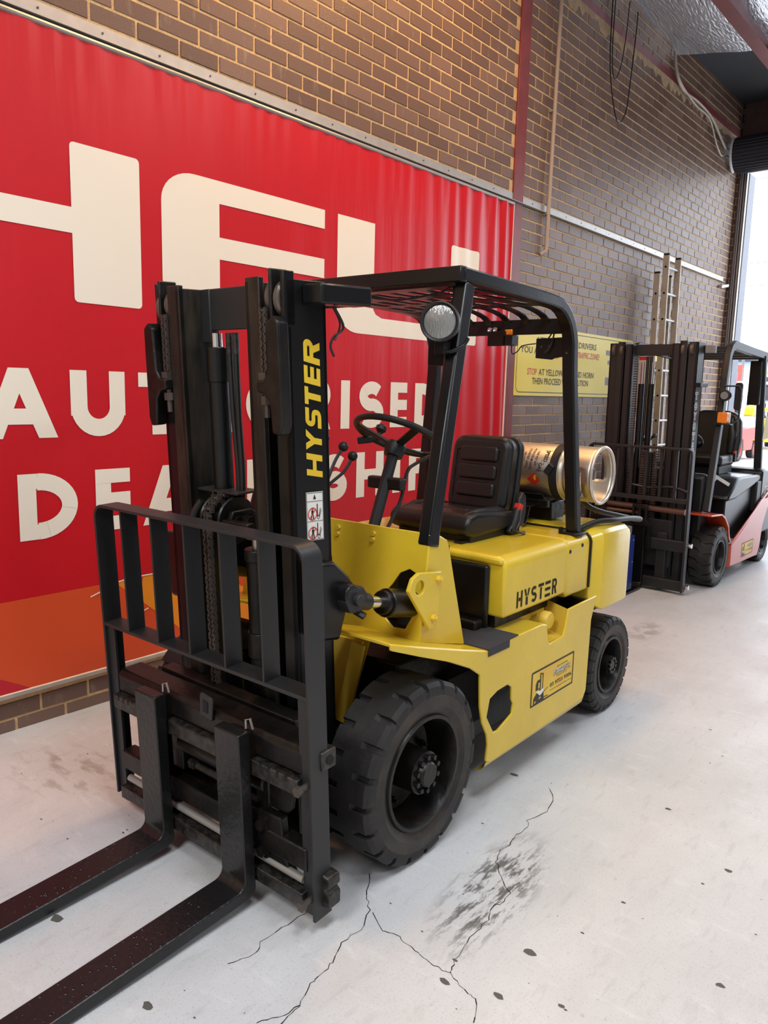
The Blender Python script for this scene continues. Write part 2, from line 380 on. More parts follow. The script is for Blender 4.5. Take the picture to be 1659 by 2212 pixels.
def printed(name, polys, fn, m, parent, label=None):
    mb = MB(); u, v = polys[0][0]
    a = Vector(fn(u, v)); nr = (Vector(fn(u+.01, v))-a).cross(Vector(fn(u, v+.01))-a).normalized()
    if nr.x+nr.z*.5-nr.y*.3 < 0: nr = -nr
    for i, p in enumerate(polys):   # overlapping strokes sit a hair above one another
        mb.poly([Vector(fn(*q))+nr*(.00012*(i % 7)) for q in p])
    return put(name, mb, m, parent, norm=False, smooth=0, label=label)
FONTC = {}
def text_polys(body, x, y, h, width=None, bold=0.):
    """body set in the built-in font: list of polygons, lower-left at (x, y), cap height h"""
    c = bpy.data.curves.new('t', 'FONT'); c.body = body; c.size = 1; c.offset = bold; c.resolution_u = 2
    o = bpy.data.objects.new('t', c); COL.objects.link(o); dg = bpy.context.evaluated_depsgraph_get(); dg.update()
    me = o.evaluated_get(dg).to_mesh(); V = [v.co.copy() for v in me.vertices]; F = [tuple(p.vertices) for p in me.polygons]
    o.evaluated_get(dg).to_mesh_clear(); bpy.data.objects.remove(o); bpy.data.curves.remove(c)
    if not V: return []
    x0 = min(v.x for v in V); x1 = max(v.x for v in V); s = h/.73; sx = (width/(x1-x0)) if width else s
    return [[(x+(V[i].x-x0)*sx, y+V[i].y*s) for i in f] for f in F]

# ================================================================ SETTING
def plane_obj(name, pts, m, kind='structure'):
    mb = MB(); mb.poly(pts); o = put(name, mb, m, norm=False, smooth=0); o['kind'] = kind; return o
mb = MB(); mb.box(-.3, 10, -9, 7.15, -.1, 0)
floor = put('floor', mb, FLOORM, smooth=0); floor['kind'] = 'structure'
plane_obj('ground', [(-60, 7.15, -.02), (60, 7.15, -.02), (60, 120, -.02), (-60, 120, -.02)], CONC)
# cracks and paint chips in the floor coating
CR = [[(2.105, -1.407), (2.153, -1.455), (2.189, -1.581), (2.164, -1.685), (2.189, -1.728), (2.184, -1.819), (2.2, -1.876), (2.187, -1.928), (2.219, -1.994), (2.275, -2.052), (2.341, -2.11), (2.353, -2.164), (2.336, -2.211), (2.359, -2.265), (2.362, -2.328), (2.37, -2.41), (2.391, -2.495), (2.404, -2.525), (2.35, -2.531), (2.296, -2.523), (2.246, -2.516), (2.188, -2.507), (2.149, -2.521), (2.074, -2.48)],
      [(2.404, -2.525), (2.467, -2.551), (2.51, -2.557), (2.548, -2.625)],
      [(1.94, -2.344), (2.001, -2.43), (2.06, -2.479), (2.102, -2.563), (2.09, -2.638), (2.127, -2.714), (2.14, -2.771), (2.14, -2.815), (2.176, -2.887), (2.181, -2.951), (2.2, -3.1)],
      [(2.176, -2.887), (2.158, -2.952), (2.133, -2.999)], [(1.922, -2.612), (1.917, -2.692), (1.916, -2.797), (1.941, -2.836), (1.914, -2.919)]]
mb = MB(); rr = random.Random(3)
for P in CR:
    Q = []
    for a, b in zip(P[:-1], P[1:]):
        for k in range(4):
            t = k/4; Q.append((a[0]+(b[0]-a[0])*t+rr.uniform(-.005, .005), a[1]+(b[1]-a[1])*t+rr.uniform(-.005, .005)))
    Q.append(P[-1])
    for quad in zip(Q[:-1], Q[1:]):
        for p in band(quad, rr.uniform(.0012, .0034)): mb.poly([(x, y, .0006) for x, y in p])
put('crack', mb, HOLE, floor, smooth=0, norm=False, kind='stuff')
mb = MB()
for (x, y, s) in [(2.527, -2.301, .017), (2.409, -2.56, .015), (2.548, -2.504, .014), (2.385, -2.475, .008), (2.536, -1.23, .012), (2.842, -1.49, .012), (2.639, -1.9, .007), (2.988, -2.057, .012), (1.939, -1.411, .018), (2.691, -2.422, .01), (2.798, -1.625, .006), (1.381, -3.146, .022), (1.879, -3.154, .016)]+[(rr.uniform(1.9, 3.6), rr.uniform(-3.2, 1.5), rr.uniform(.002, .006)) for _ in range(60)]+[(rr.uniform(.2, 1.3), rr.uniform(-3.3, -2.4), rr.uniform(.002, .006)) for _ in range(30)]:
    a0 = rr.uniform(0, 6); mb.poly([(x+s*rr.uniform(.6, 1.1)*math.cos(a0+k*PI/4)*1.3, y+s*rr.uniform(.6, 1.1)*math.sin(a0+k*PI/4)*.8, .0008) for k in range(8)])
put('paint_chip', mb, mat('bare_patch', (.10, .09, .08), .8), floor, smooth=0, norm=False, kind='stuff')

# ---- left brick wall: mortar body + bricks
Z0, BH, BL = 3.306, .0854, .24
def wall_z(m): return Z0 + (.086 if m > 0 else BH)*m
wall_left = MB(); wall_left.box(-.3, -.0045, -9, 7.06, 0, 5.6)
wall_left = put('wall_left', wall_left, MORT, smooth=0); wall_left['kind'] = 'structure'
def brick_mesh(l, h, d=.012):
    mb = MB(); c = .003
    mb.add([(0, 0, 0), (0, l, 0), (0, l, h), (0, 0, h), (d, c, c), (d, l-c, c), (d, l-c, h-c), (d, c, h-c)], [(0, 1, 5, 4), (1, 2, 6, 5), (2, 3, 7, 6), (3, 0, 4, 7), (4, 5, 6, 7)]); return mb
COLY0, COLY1 = 1.488, 1.640
spans = []
for m_ in range(-39, 27):
    zb = wall_z(m_); off = 0 if m_ % 2 == 0 else .5
    # left of column
    n = -18
    while n < 8:
        a, b = BL*(n+off)+.005, BL*(n+1+off)-.005; n += 1
        b = min(b, COLY0-.004)
        if b-a < .04: continue
        if .17 < zb < 3.10 and a > -3.3: continue
        spans.append((a, b, zb-.086+.005, zb-.005))
    n = -1
    while n < 25:
        a, b = BL*(n+off+7.3412)+.005, BL*(n+1+off+7.3412)-.005; n += 1
        a = max(a, COLY1+.004); b = min(b, 7.055)
        if b-a < .03: continue
        spans.append((a, b, zb-.086+.005, zb-.005))
spans = [s for s in spans if s[3] > 0.02 and s[2] < 5.58]
def px(p):
    d = Vector(p)-CAMP; z = d.dot(fw)
    if z < .1: return None
    return (829.5+FPX*d.dot(cr)/z, 1106-FPX*d.dot(cu)/z, z)
def seen_area(s):
    q = [px((0, y, z)) for y, z in ((s[0], s[2]), (s[1], s[2]), (s[1], s[3]), (s[0], s[3]))]
    if any(k is None for k in q): return 0
    cx = sum(k[0] for k in q)/4; cy = sum(k[1] for k in q)/4
    if not (0 < cx < 1659 and 0 < cy < 2212): return 0
    if cy > 930: 
        if not (cx < 300): return 0
    return abs(sum(q[i][0]*q[(i+1) % 4][1]-q[(i+1) % 4][0]*q[i][1] for i in range(4)))/2
spans = [(seen_area(s), s) for s in spans]; spans.sort(key=lambda k: -k[0])
cache = {}
rb = random.Random(11)
def tint_attr(me, vals):
    at = me.attributes.new('tint', 'FLOAT', 'FACE'); at.data.foreach_set('value', vals)
for a_, s in spans[:300]:
    l, h = round(s[1]-s[0], 3), max(.02, round(s[3]-max(0, s[2]), 3)); k = (l, h)
    if k not in cache:
        me = brick_mesh(l, h).mesh('brick'); me.materials.append(BRICK); cache[k] = me
    o = bpy.data.objects.new('brick', cache[k]); COL.objects.link(o); o.parent = wall_left
    o.location = (-.012+rb.uniform(-.002, .002), s[0]+rb.uniform(-.0015, .0015), max(0, s[2])+rb.uniform(-.0015, .0015))
mb = MB(); vals = []
for a_, s in spans[300:]:
    b_ = brick_mesh(s[1]-s[0], s[3]-max(0, s[2])); dx = rb.uniform(-.002, .002)
    mb.add([v+Vector((-.012+dx, s[0], max(0, s[2]))) for v in b_.v], b_.f); vals += [rb.random()]*5
o = put('bricks', mb, BRICK, wall_left, smooth=0, norm=False, kind='stuff'); tint_attr(o.data, vals)
# red steel column in the wall, aluminium rail, painted strip
mb = MB(); mb.box(-.05, .012, COLY0, COLY1, 0, 5.6); column = put('column', mb, COLM, bevel=.003); column['kind'] = 'structure'
# chalk squiggle on the column
mb = MB()
for p in band([(1.515, 2.135), (1.535, 2.15), (1.56, 2.12), (1.585, 2.07), (1.59, 2.03), (1.56, 2.015), (1.53, 2.03)], .008): mb.poly([(.0135, y, z) for y, z in p])
for p in band([(1.585, 2.07), (1.60, 2.10), (1.605, 2.14)], .008): mb.poly([(.0135, y, z) for y, z in p])
put('chalk_mark', mb, WHT, column, smooth=0, norm=False)
mb = MB(); mb.box(-.02, .004, COLY1, 7.06, 4.985, 5.055); o = put('trim_1', mb, COLM, smooth=0); o['kind'] = 'structure'
mb = MB(); rs = random.Random(5); pts_t = []; pts_b = []; y = COLY1
while y < 7.04:
    pts_t.append((y, 4.99+rs.uniform(-.004, .02))); pts_b.append((y, 4.90+rs.uniform(-.05, .045))); y += .06
for i in range(len(pts_t)-1): mb.prism([pts_b[i], pts_b[i+1], pts_t[i+1], pts_t[i]], 'x', -.01, .003)
put('mortar_smear', mb, PINK, wall_left, smooth=0, kind='stuff')

rail = thing('wall_rail', 'long aluminium rail screwed across the brick wall above the red banner', 'rail')
mb = MB(); mb.box(.002, .006, -4.2, 6.86, 3.150, 3.212); mb.box(.002, .034, -4.2, 6.86, 3.147, 3.152)
put('rail_profile', mb, ALUW, rail, bevel=.001)
y = -3.9
while y < 6.8:
    mb = MB(); mb.cyl((.005, y, 3.186), (.009, y, 3.186), .005, 8); put('screw', mb, CHAINM, rail); y += .3
mb = MB(); mb.add([(.01, 6.70, 3.06), (.01, 6.98, 3.105), (.01, 6.98, 3.14), (.01, 6.70, 3.095), (.05, 6.70, 3.055), (.05, 6.98, 3.10), (.05, 6.98, 3.135), (.05, 6.70, 3.09)], [(0, 3, 2, 1), (4, 5, 6, 7), (0, 1, 5, 4), (1, 2, 6, 5), (2, 3, 7, 6), (3, 0, 4, 7)])
tag(put('bracket', mb, ALUW), 'short bent aluminium bracket under the far end of the wall rail', 'bracket')
pipe = thing('wall_pipe', 'thin painted pipe running down the brick wall right of the red column', 'pipe')
mb = MB(); mb.tube([(.035, 2.05, 5.5), (.035, 2.045, 4.8), (.035, 2.02, 2.86), (.034, 2.017, 2.835), (.025, 1.99, 2.815), (.008, 1.965, 2.80)], .017, 12); put('pipe_run', mb, PIPE, pipe)
for z, yy in ((3.967, 2.035), (3.135, 2.024)):
    mb = MB(); mb.tube([(.0, yy-.035, z), (.03, yy-.02, z+.006), (.056, yy, z), (.03, yy+.022, z), (.0, yy+.03, z)], .006, 6); put('clip', mb, STEEL, pipe)

# ---- banner
banner = thing('banner', 'large red dealership banner with cream lettering hung on the brick wall', 'banner')
BX = .026
def rip(y, z):
    k = max(0, min(1, (z-.2)/2.9)); e = max(0, min(1, (y+.9)/2.3))
    t = max(0, (z-2.75)/.37)
    return BX + .0008*math.sin(y*21)*math.sin(y*3.1+1) + .0035*t*t*math.sin(y*47+2*math.sin(y*11)) + .011*e*e*e*(.3+.7*k)*math.sin(y*36+z*1.1+math.sin(y*9))
mb = MB(); NY, NZ = 260, 14; ya, yb_, za, zb_ = -3.5, 1.472, .196, 3.118
NZ = 30
vs = [(rip(ya+(yb_-ya)*i/NY, za+(zb_-za)*j/NZ), ya+(yb_-ya)*i/NY, za+(zb_-za)*j/NZ) for i in range(NY+1) for j in range(NZ+1)]
mb.add(vs, [(i*(NZ+1)+j, (i+1)*(NZ+1)+j, (i+1)*(NZ+1)+j+1, i*(NZ+1)+j+1) for i in range(NY) for j in range(NZ)])
put('banner_sheet', mb, BANR, banner, norm=False, smooth=180)
PX = BX+.005
def clip(p, ax, lo, hi):
    for sgn, lim in ((1, lo), (-1, -hi)):
        q = []
        for i in range(len(p)):
            a, b = p[i], p[(i+1) % len(p)]; da, db = sgn*a[ax]-lim, sgn*b[ax]-lim
            if da >= 0: q.append(a)
            if (da >= 0) != (db >= 0):
                t = da/(da-db); q.append((a[0]+(b[0]-a[0])*t, a[1]+(b[1]-a[1])*t))
        p = q
        if len(p) < 3: return []
    return p
def bpr(name, polys, m, dx=0.):
    mb = MB()
    for i, p in enumerate(polys):
        if max(v[0] for v in p) < -.6: parts = [p]
        else:
            ys = [v[0] for v in p]; zs = [v[1] for v in p]; parts = []
            y = math.floor(min(ys)/.02)*.02
            while y < max(ys):
                s1 = clip(p, 0, y, y+.02); y += .02
                if not s1: continue
                z = math.floor(min(zs)/.12)*.12
                while z < max(zs):
                    s2 = clip(s1, 1, z, z+.12); z += .12
                    if s2: parts.append(s2)
        for q_ in parts: mb.poly([(rip(a, b)+.0022+dx+.00012*(i % 7), a, b) for a, b in q_])
    return put(name, mb, m, banner, norm=False, smooth=0)
HE = []
q = lambda a, b, c, d, r=.02: rrect(a, b, c, d, r, 3)
H_ = [q(-3.16, -2.81, 1.977, 2.677), q(-2.293, -1.942, 1.977, 2.675), [(-2.83, 2.280), (-2.27, 2.280), (-2.27, 2.393), (-2.83, 2.393)]]
ry = arc(-1.822+.2, 2.677-.16, .2, 180, 90, 8); ry = [(-1.622+.2*math.cos(math.radians(a)), 2.517+.16*math.sin(math.radians(a))) for a in range(180, 89, -10)]
ryb = [(-1.622+.2*math.cos(math.radians(a)), 2.137+.16*math.sin(math.radians(a))) for a in range(270, 179, -10)]
E_ = [ryb+ry+[(-1.466, 2.677), (-1.466, 1.977)], [(-1.47, 2.562), (-.677, 2.568), (-.677, 2.677), (-1.47, 2.677)], [(-1.47, 2.279), (-.677, 2.279), (-.677, 2.392), (-1.47, 2.392)], [(-1.47, 1.977), (-.677, 1.977), (-.677, 2.09), (-1.47, 2.09)]]
ryl = [(-.363+.2*math.cos(math.radians(a)), 2.132+.16*math.sin(math.radians(a))) for a in range(180, 271, 10)]
L_ = [[(-.563, 2.677)]+ryl+[(-.215, 1.972), (-.215, 2.677)], [(-.22, 1.972), (.522, 1.972), (.522, 2.085), (-.13, 2.085), (-.19, 2.105), (-.22, 2.14)]]
I_ = [q(.638, 1.0, 1.972, 2.676)]
for g_ in (H_, E_, L_, I_): bpr('brand_letter', g_, BANW)
for ch_ in ([('A', -2.737, -2.397), ('U', -2.331, -2.050), ('T', -1.975, -1.740), ('H', -1.665, -1.385), ('O', -1.290, -.945), ('R', -.865, -.605), ('I', -.510, -.427), ('S', -.335, -.085), ('E', -.015, .168), ('D', .260, .530)]): bpr('letter', letters([ch_], 1.358, 1.668, .083), BANW)
for ch_ in ([('D', -2.594, -2.312), ('E', -2.221, -2.035), ('A', -1.965, -1.632), ('L', -1.560, -1.385), ('E', -1.283, -1.095), ('R', -1.015, -.76), ('S', -.690, -.440), ('H', -.350, -.070), ('I', .030, .113), ('P', .213, .47)]): bpr('letter', letters([ch_], .893, 1.197, .082), BANW)
bpr('orange_panel', [[(-3.5, .625), (-3.5, .55), (-2.712, .271), (-2.58, .196), (1.46, .196), (1.46, .628)]], BANO, -.0008)
bpr('amber_panel', [[(-2.14, .628), (-1.745, .293), (-1.63, .196), (-.9, .196), (-1.6, .63)]], BANY)
bpr('crimson_panel', [[(-3.5, .55), (-3.5, .196), (-2.58, .196), (-2.712, .271)]], BANM)
mb = MB(); mb.tube([(.022, -4, 3.125), (.022, 1.478, 3.125)], .013, 10); put('top_rod', mb, mat('rod_aluminium', (.42, .40, .38), .42, metal=.6), banner)
mb = MB(); mb.tube([(.022, -4, .183), (.022, 1.478, .183)], .015, 10); put('bottom_rod', mb, ALUW, banner)
mb = MB(); mb.box(.01, .03, 1.474, 1.480, .18, 3.13); put('edge_cord', mb, BANW, banner)
mb = MB()
for pl in ([(-2.27, .575), (-2.22, .59), (-2.19, .612), (-2.14, .622), (-2.08, .63), (-1.98, .634), (-1.86, .633)], [(-2.0, .44), (-1.95, .455)]):
    for p in band(pl, .006): mb.poly([(PX+.003, y, z) for y, z in p])
put('scuff', mb, BANW, banner, norm=False, smooth=0)

# ---- yellow wall sign
sign = thing('sign', 'yellow drivers warning sign on the brick wall behind the roof guard', 'sign')
SY0, SY1, SZ0, SZ1 = 1.632, 4.052, 1.597, 2.205
mb = MB(); mb.prism(rrect(SY0, SY1, SZ0, SZ1, .01, 2), 'x', .004, .014); put('sign_board', mb, SIGN, sign)
ring = rrect(SY0+.03, SY1-.03, SZ0+.03, SZ1-.03, .06, 6); mb = MB()
for p in band(ring+[ring[0]], .007): mb.poly([(.0148, y, z) for y, z in p])
put('border', mb, INK, sign, norm=False, smooth=0)
def sg(body, y, z, h, w, m): printed('lettering', text_polys(body, y, z, h, w, .012), lambda a, b: (.0152, a, b), m, sign)
sg('ATTENTION ALL DRIVERS', 1.97, 2.055, .058, 1.2, INK)
sg('YOU ARE ENTERING A', 1.715, 1.965, .058, .98, INK); sg('TRAFFIC ZONE!', 2.765, 1.965, .058, .48, REDP)
sg('STOP', 1.845, 1.78, .058, .165, REDP); sg('AT YELLOW LINE AND HORN', 2.045, 1.78, .058, 1.10, INK)
sg('THEN PROCEED WITH CAUTION', 1.935, 1.70, .058, 1.10, INK)
mb = MB(); mb.poly([(.0152, 3.40, 2.02), (.0152, 3.9, 2.02), (.0152, 3.9, 2.07), (.0152, 3.40, 2.07)]); mb.poly([(.0152, 3.45, 1.93), (.0152, 3.6, 1.93), (.0152, 3.6, 1.97), (.0152, 3.45, 1.97)]); mb.poly([(.0152, 3.42, 1.72), (.0152, 3.85, 1.72), (.0152, 3.85, 1.80), (.0152, 3.42, 1.80)])
put('pictogram', mb, GREYP, sign, norm=False, smooth=0)

# ---- control box, second yellow sign, ladder
cb = thing('control_box', 'beige electrical control box on the brick wall beside the ladder', 'control box')
mb = MB(); mb.box(.0, .12, 4.24, 4.50, 1.48, 2.01); put('casing', mb, PANEL, cb, bevel=.006)
for (y, z) in ((4.33, 1.93), (4.40, 1.93), (4.40, 1.87), (4.33, 1.81), (4.40, 1.81), (4.28, 1.77), (4.34, 1.70), (4.42, 1.58)):
    mb = MB(); mb.cyl((.12, y, z), (.145, y, z), .012, 10); put('button', mb, PLAS, cb)
mb = MB(); mb.box(.01, .10, 4.27, 4.36, 2.01, 2.05); put('red_cap', mb, REDP, cb, bevel=.004)
mb = MB(); mb.box(.004, .012, 4.58, 4.95, 1.62, 2.2); tag(put('notice_board', mb, SIGN), 'narrow yellow board on the brick wall behind the ladder', 'sign')
lad = thing('ladder', 'weathered aluminium extension ladder leaning against the brick wall', 'ladder')
def lx_at(z, d=0): return .05*(1-z/3.15)+.10+d
def stile(y, z1, d, dy=.075):
    mb = MB(); mb.add([(lx_at(0, d), y, 0), (lx_at(0, d)+.03, y, 0), (lx_at(0, d)+.03, y+dy*.35, 0), (lx_at(0, d), y+dy*.35, 0), (lx_at(z1, d), y, z1), (lx_at(z1, d)+.03, y, z1), (lx_at(z1, d)+.03, y+dy*.35, z1), (lx_at(z1, d), y+dy*.35, z1)],
                      [(0, 3, 2, 1), (4, 5, 6, 7), (0, 1, 5, 4), (1, 2, 6, 5), (2, 3, 7, 6), (3, 0, 4, 7)])
    return mb
LY0, LY1 = 4.22, 4.56
for d, z1, nm in ((.105, 3.10, 'front'), (.015, 2.92, 'rear')):
    for y in (LY0, LY1):
        mb = MB(); D = .065
        x0, x1 = lx_at(0, d), lx_at(z1, d)
        mb.add([(x0, y, 0), (x0+D, y, 0), (x0+D, y+.028, 0), (x0, y+.028, 0), (x1, y, z1), (x1+D, y, z1), (x1+D, y+.028, z1), (x1, y+.028, z1)], [(0, 3, 2, 1), (4, 5, 6, 7), (0, 1, 5, 4), (1, 2, 6, 5), (2, 3, 7, 6), (3, 0, 4, 7)])
        st_ = put('stile', mb, LADM, lad, bevel=.004)
        mb = MB(); mb.box(x1, x1+D, y-.002, y+.030, z1, z1+.02); put('end_cap', mb, PLAS, st_, bevel=.008)
    z = .28
    while z < z1-.05:
        mb = MB(); mb.cyl((lx_at(z, d)+D/2, LY0-.001, z), (lx_at(z, d)+D/2, LY1+.029, z), .014, 12); ru = put('rung', mb, ALUW, lad)
        mb = MB(); mb.cyl((lx_at(z, d)+D/2, LY0-.003, z), (lx_at(z, d)+D/2, LY0+.002, z), .012, 12); put('rung_end', mb, HOLE, ru); z += .27

# ---- end wall, pier, door opening, shutter
EY = 7.06
mb = MB(); mb.box(-.3, .04, EY, EY+.24, 0, 5.6); wall_back = put('wall_back', mb, MORT, smooth=0); wall_back['kind'] = 'structure'
for m_ in range(-38, 26):
    zb = wall_z(m_)
    if zb < .03 or zb > 5.55: continue
    for (x0, x1) in (((-.1, .012), (.022, .046)) if m_ % 2 else ((-.1, -.04), (-.03, .046))):
        mb = MB(); mb.box(x0, x1, EY-.008, EY+.02, max(0, zb-.081), zb-.005)
        if x1 > 0: put('brick', mb, DBRK, wall_back, smooth=0)
mb = MB(); mb.box(-.3, 10, EY, EY+.24, 5.0, 5.6); mb.box(4.6, 10, EY, EY+.24, 0, 5.0); o = put('wall_front', mb, DBRK, smooth=0); o['kind'] = 'structure'
mb = MB(); mb.box(.04, .075, EY+.0, EY+.09, 0, 4.75); mb.box(.04, .06, EY-.02, EY, 0, 4.75); o = put('door_track', mb, TRK, bevel=.003); o['kind'] = 'structure'
mb = MB(); mb.box(.085, .105, EY+.05, EY+.12, 0, 4.6); mb.box(.113, .12, EY+.05, EY+.12, 0, 4.6); o = put('trim_2', mb, ALUW); o['kind'] = 'structure'
mb = MB(); mb.box(.02, .13, EY+.12, EY+.38, 0, 4.58); o = put('door_jamb', mb, DOORF, bevel=.004); o['kind'] = 'structure'
mb = MB(); mb.box(.045, 4.6, EY-.02, EY+.16, 4.59, 4.68); o = put('door_lintel', mb, TRK, bevel=.003); o['kind'] = 'structure'
sh = thing('roller_shutter', 'dark rolled up steel shutter above the open doorway', 'shutter')
mb = MB(); n = 48; prof = []
for k in range(n+1):
    pass
mb.lathe([(x_, r_) for x_, r_ in ((0, .0), (0, .215), (4.6, .215), (4.6, 0))], (.07, EY-.31, 4.71), 'x', 40); put('shutter_roll', mb, SHUT, sh)
for k in range(14):
    a = -1.9+k*.19; mb = MB(); mb.cyl((.08, EY-.31-.217*math.cos(a), 4.71+.217*math.sin(a)), (4.64, EY-.31-.217*math.cos(a), 4.71+.217*math.sin(a)), .010, 6); put('slat', mb, SHUT, sh)
mb = MB(); mb.tube([(.06, EY-.31-.225*math.cos(a), 4.71+.225*math.sin(a)) for a in [-1.3+i*.15 for i in range(16)]], .016, 8); put('end_ring', mb, WPNT, sh)

# ---- ceiling: foil blanket, grey soffit, steel beams
mb = MB(); NX, NY_ = 40, 60
def foilz(x, y): return 5.34+.05*math.sin(y*2.1+1)-.07*math.sin(min(1, max(0, x/1.3))*PI)*(1+.3*math.sin(y*5))+.012*math.sin(y*17+x*9)+(-.05 if y > 4.6 else 0)*(y-4.6)
vs = [(-.05+10*i/NX*(.2 if i < 8 else 1), -9+13.7*j/NY_, 0) for i in range(NX+1) for j in range(NY_+1)]
xs = [-.05+.12*i for i in range(14)]+[1.8+.9*i for i in range(10)]
vs = [(x, -9+13.7*j/NY_+(.25*math.sin(x*2) if j == NY_ else 0), foilz(x, -9+13.7*j/NY_)) for x in xs for j in range(NY_+1)]
mb.add(vs, [(i*(NY_+1)+j, (i+1)*(NY_+1)+j, (i+1)*(NY_+1)+j+1, i*(NY_+1)+j+1) for i in range(len(xs)-1) for j in range(NY_)])
o = put('ceiling', mb, FOIL, norm=False, smooth=180); o['kind'] = 'structure'
mb = MB(); mb.box(-.3, 10, -9, EY+.24, 5.56, 5.62); o = put('roof', mb, DGREY, smooth=0); o['kind'] = 'structure'
mb = MB(); mb.box(-.05, 10, 4.72, EY, 5.42, 5.45); o = put('soffit', mb, DGREY, smooth=0); o['kind'] = 'structure'; o.name = 'ceiling_soffit'
mb = MB(); mb.box(.80, .93, -9, EY, 5.09, 5.10); mb.box(.86, .87, -9, EY, 5.10, 5.36); mb.box(.80, .93, -9, EY, 5.36, 5.37)
o = put('beam', mb, COLM, smooth=0); o['kind'] = 'structure'
# remaining shell of the shed behind and beside the camera
WPAINT = mat('shed_wall_paint', (.50, .50, .51), .8)
mb = MB(); mb.box(10, 10.2, -9, EY+.24, 0, 5.6); o = put('wall_right', mb, WPAINT, smooth=0); o['kind'] = 'structure'
mb = MB(); mb.box(-.3, 10.2, -9.2, -9, 0, 5.6); o = put('wall_near', mb, WPAINT, smooth=0); o['kind'] = 'structure'
# hanging cables
mb = MB(); mb.tube(smooth_path([(.03, 3.0, 5.3), (.03, 3.02, 4.7), (.04, 3.12, 4.35), (.04, 3.27, 4.2), (.04, 3.42, 4.35), (.03, 3.50, 4.7), (.03, 3.55, 5.1), (.03, 3.56, 5.28)]), .006, 6)
mb.tube(smooth_path([(.03, 3.06, 5.3), (.03, 3.06, 4.75), (.04, 3.12, 4.55), (.04, 3.24, 4.7), (.03, 3.33, 5.0), (.03, 3.36, 5.3)]), .005, 6)
tag(put('hanging_cable', mb, PLAS), 'thin black cable hanging in loops high on the brick wall', 'cable')
mb = MB(); mb.tube(smooth_path([(.03, 4.55, 5.25), (.04, 4.62, 5.05), (.04, 4.85, 4.95), (.05, 5.3, 4.95), (.04, 5.8, 4.92), (.04, 6.15, 4.80), (.03, 6.42, 4.72)]), .014, 8)
mb.tube(smooth_path([(.03, 4.58, 5.2), (.05, 4.7, 5.0), (.05, 5.2, 4.9), (.05, 5.7, 4.88), (.05, 6.0, 4.68), (.04, 6.25, 4.60), (.03, 6.42, 4.66)]), .010, 8)
tag(put('conduit_cable', mb, LADM), 'bundle of pale grey cables sagging along the top of the brick wall', 'cable')
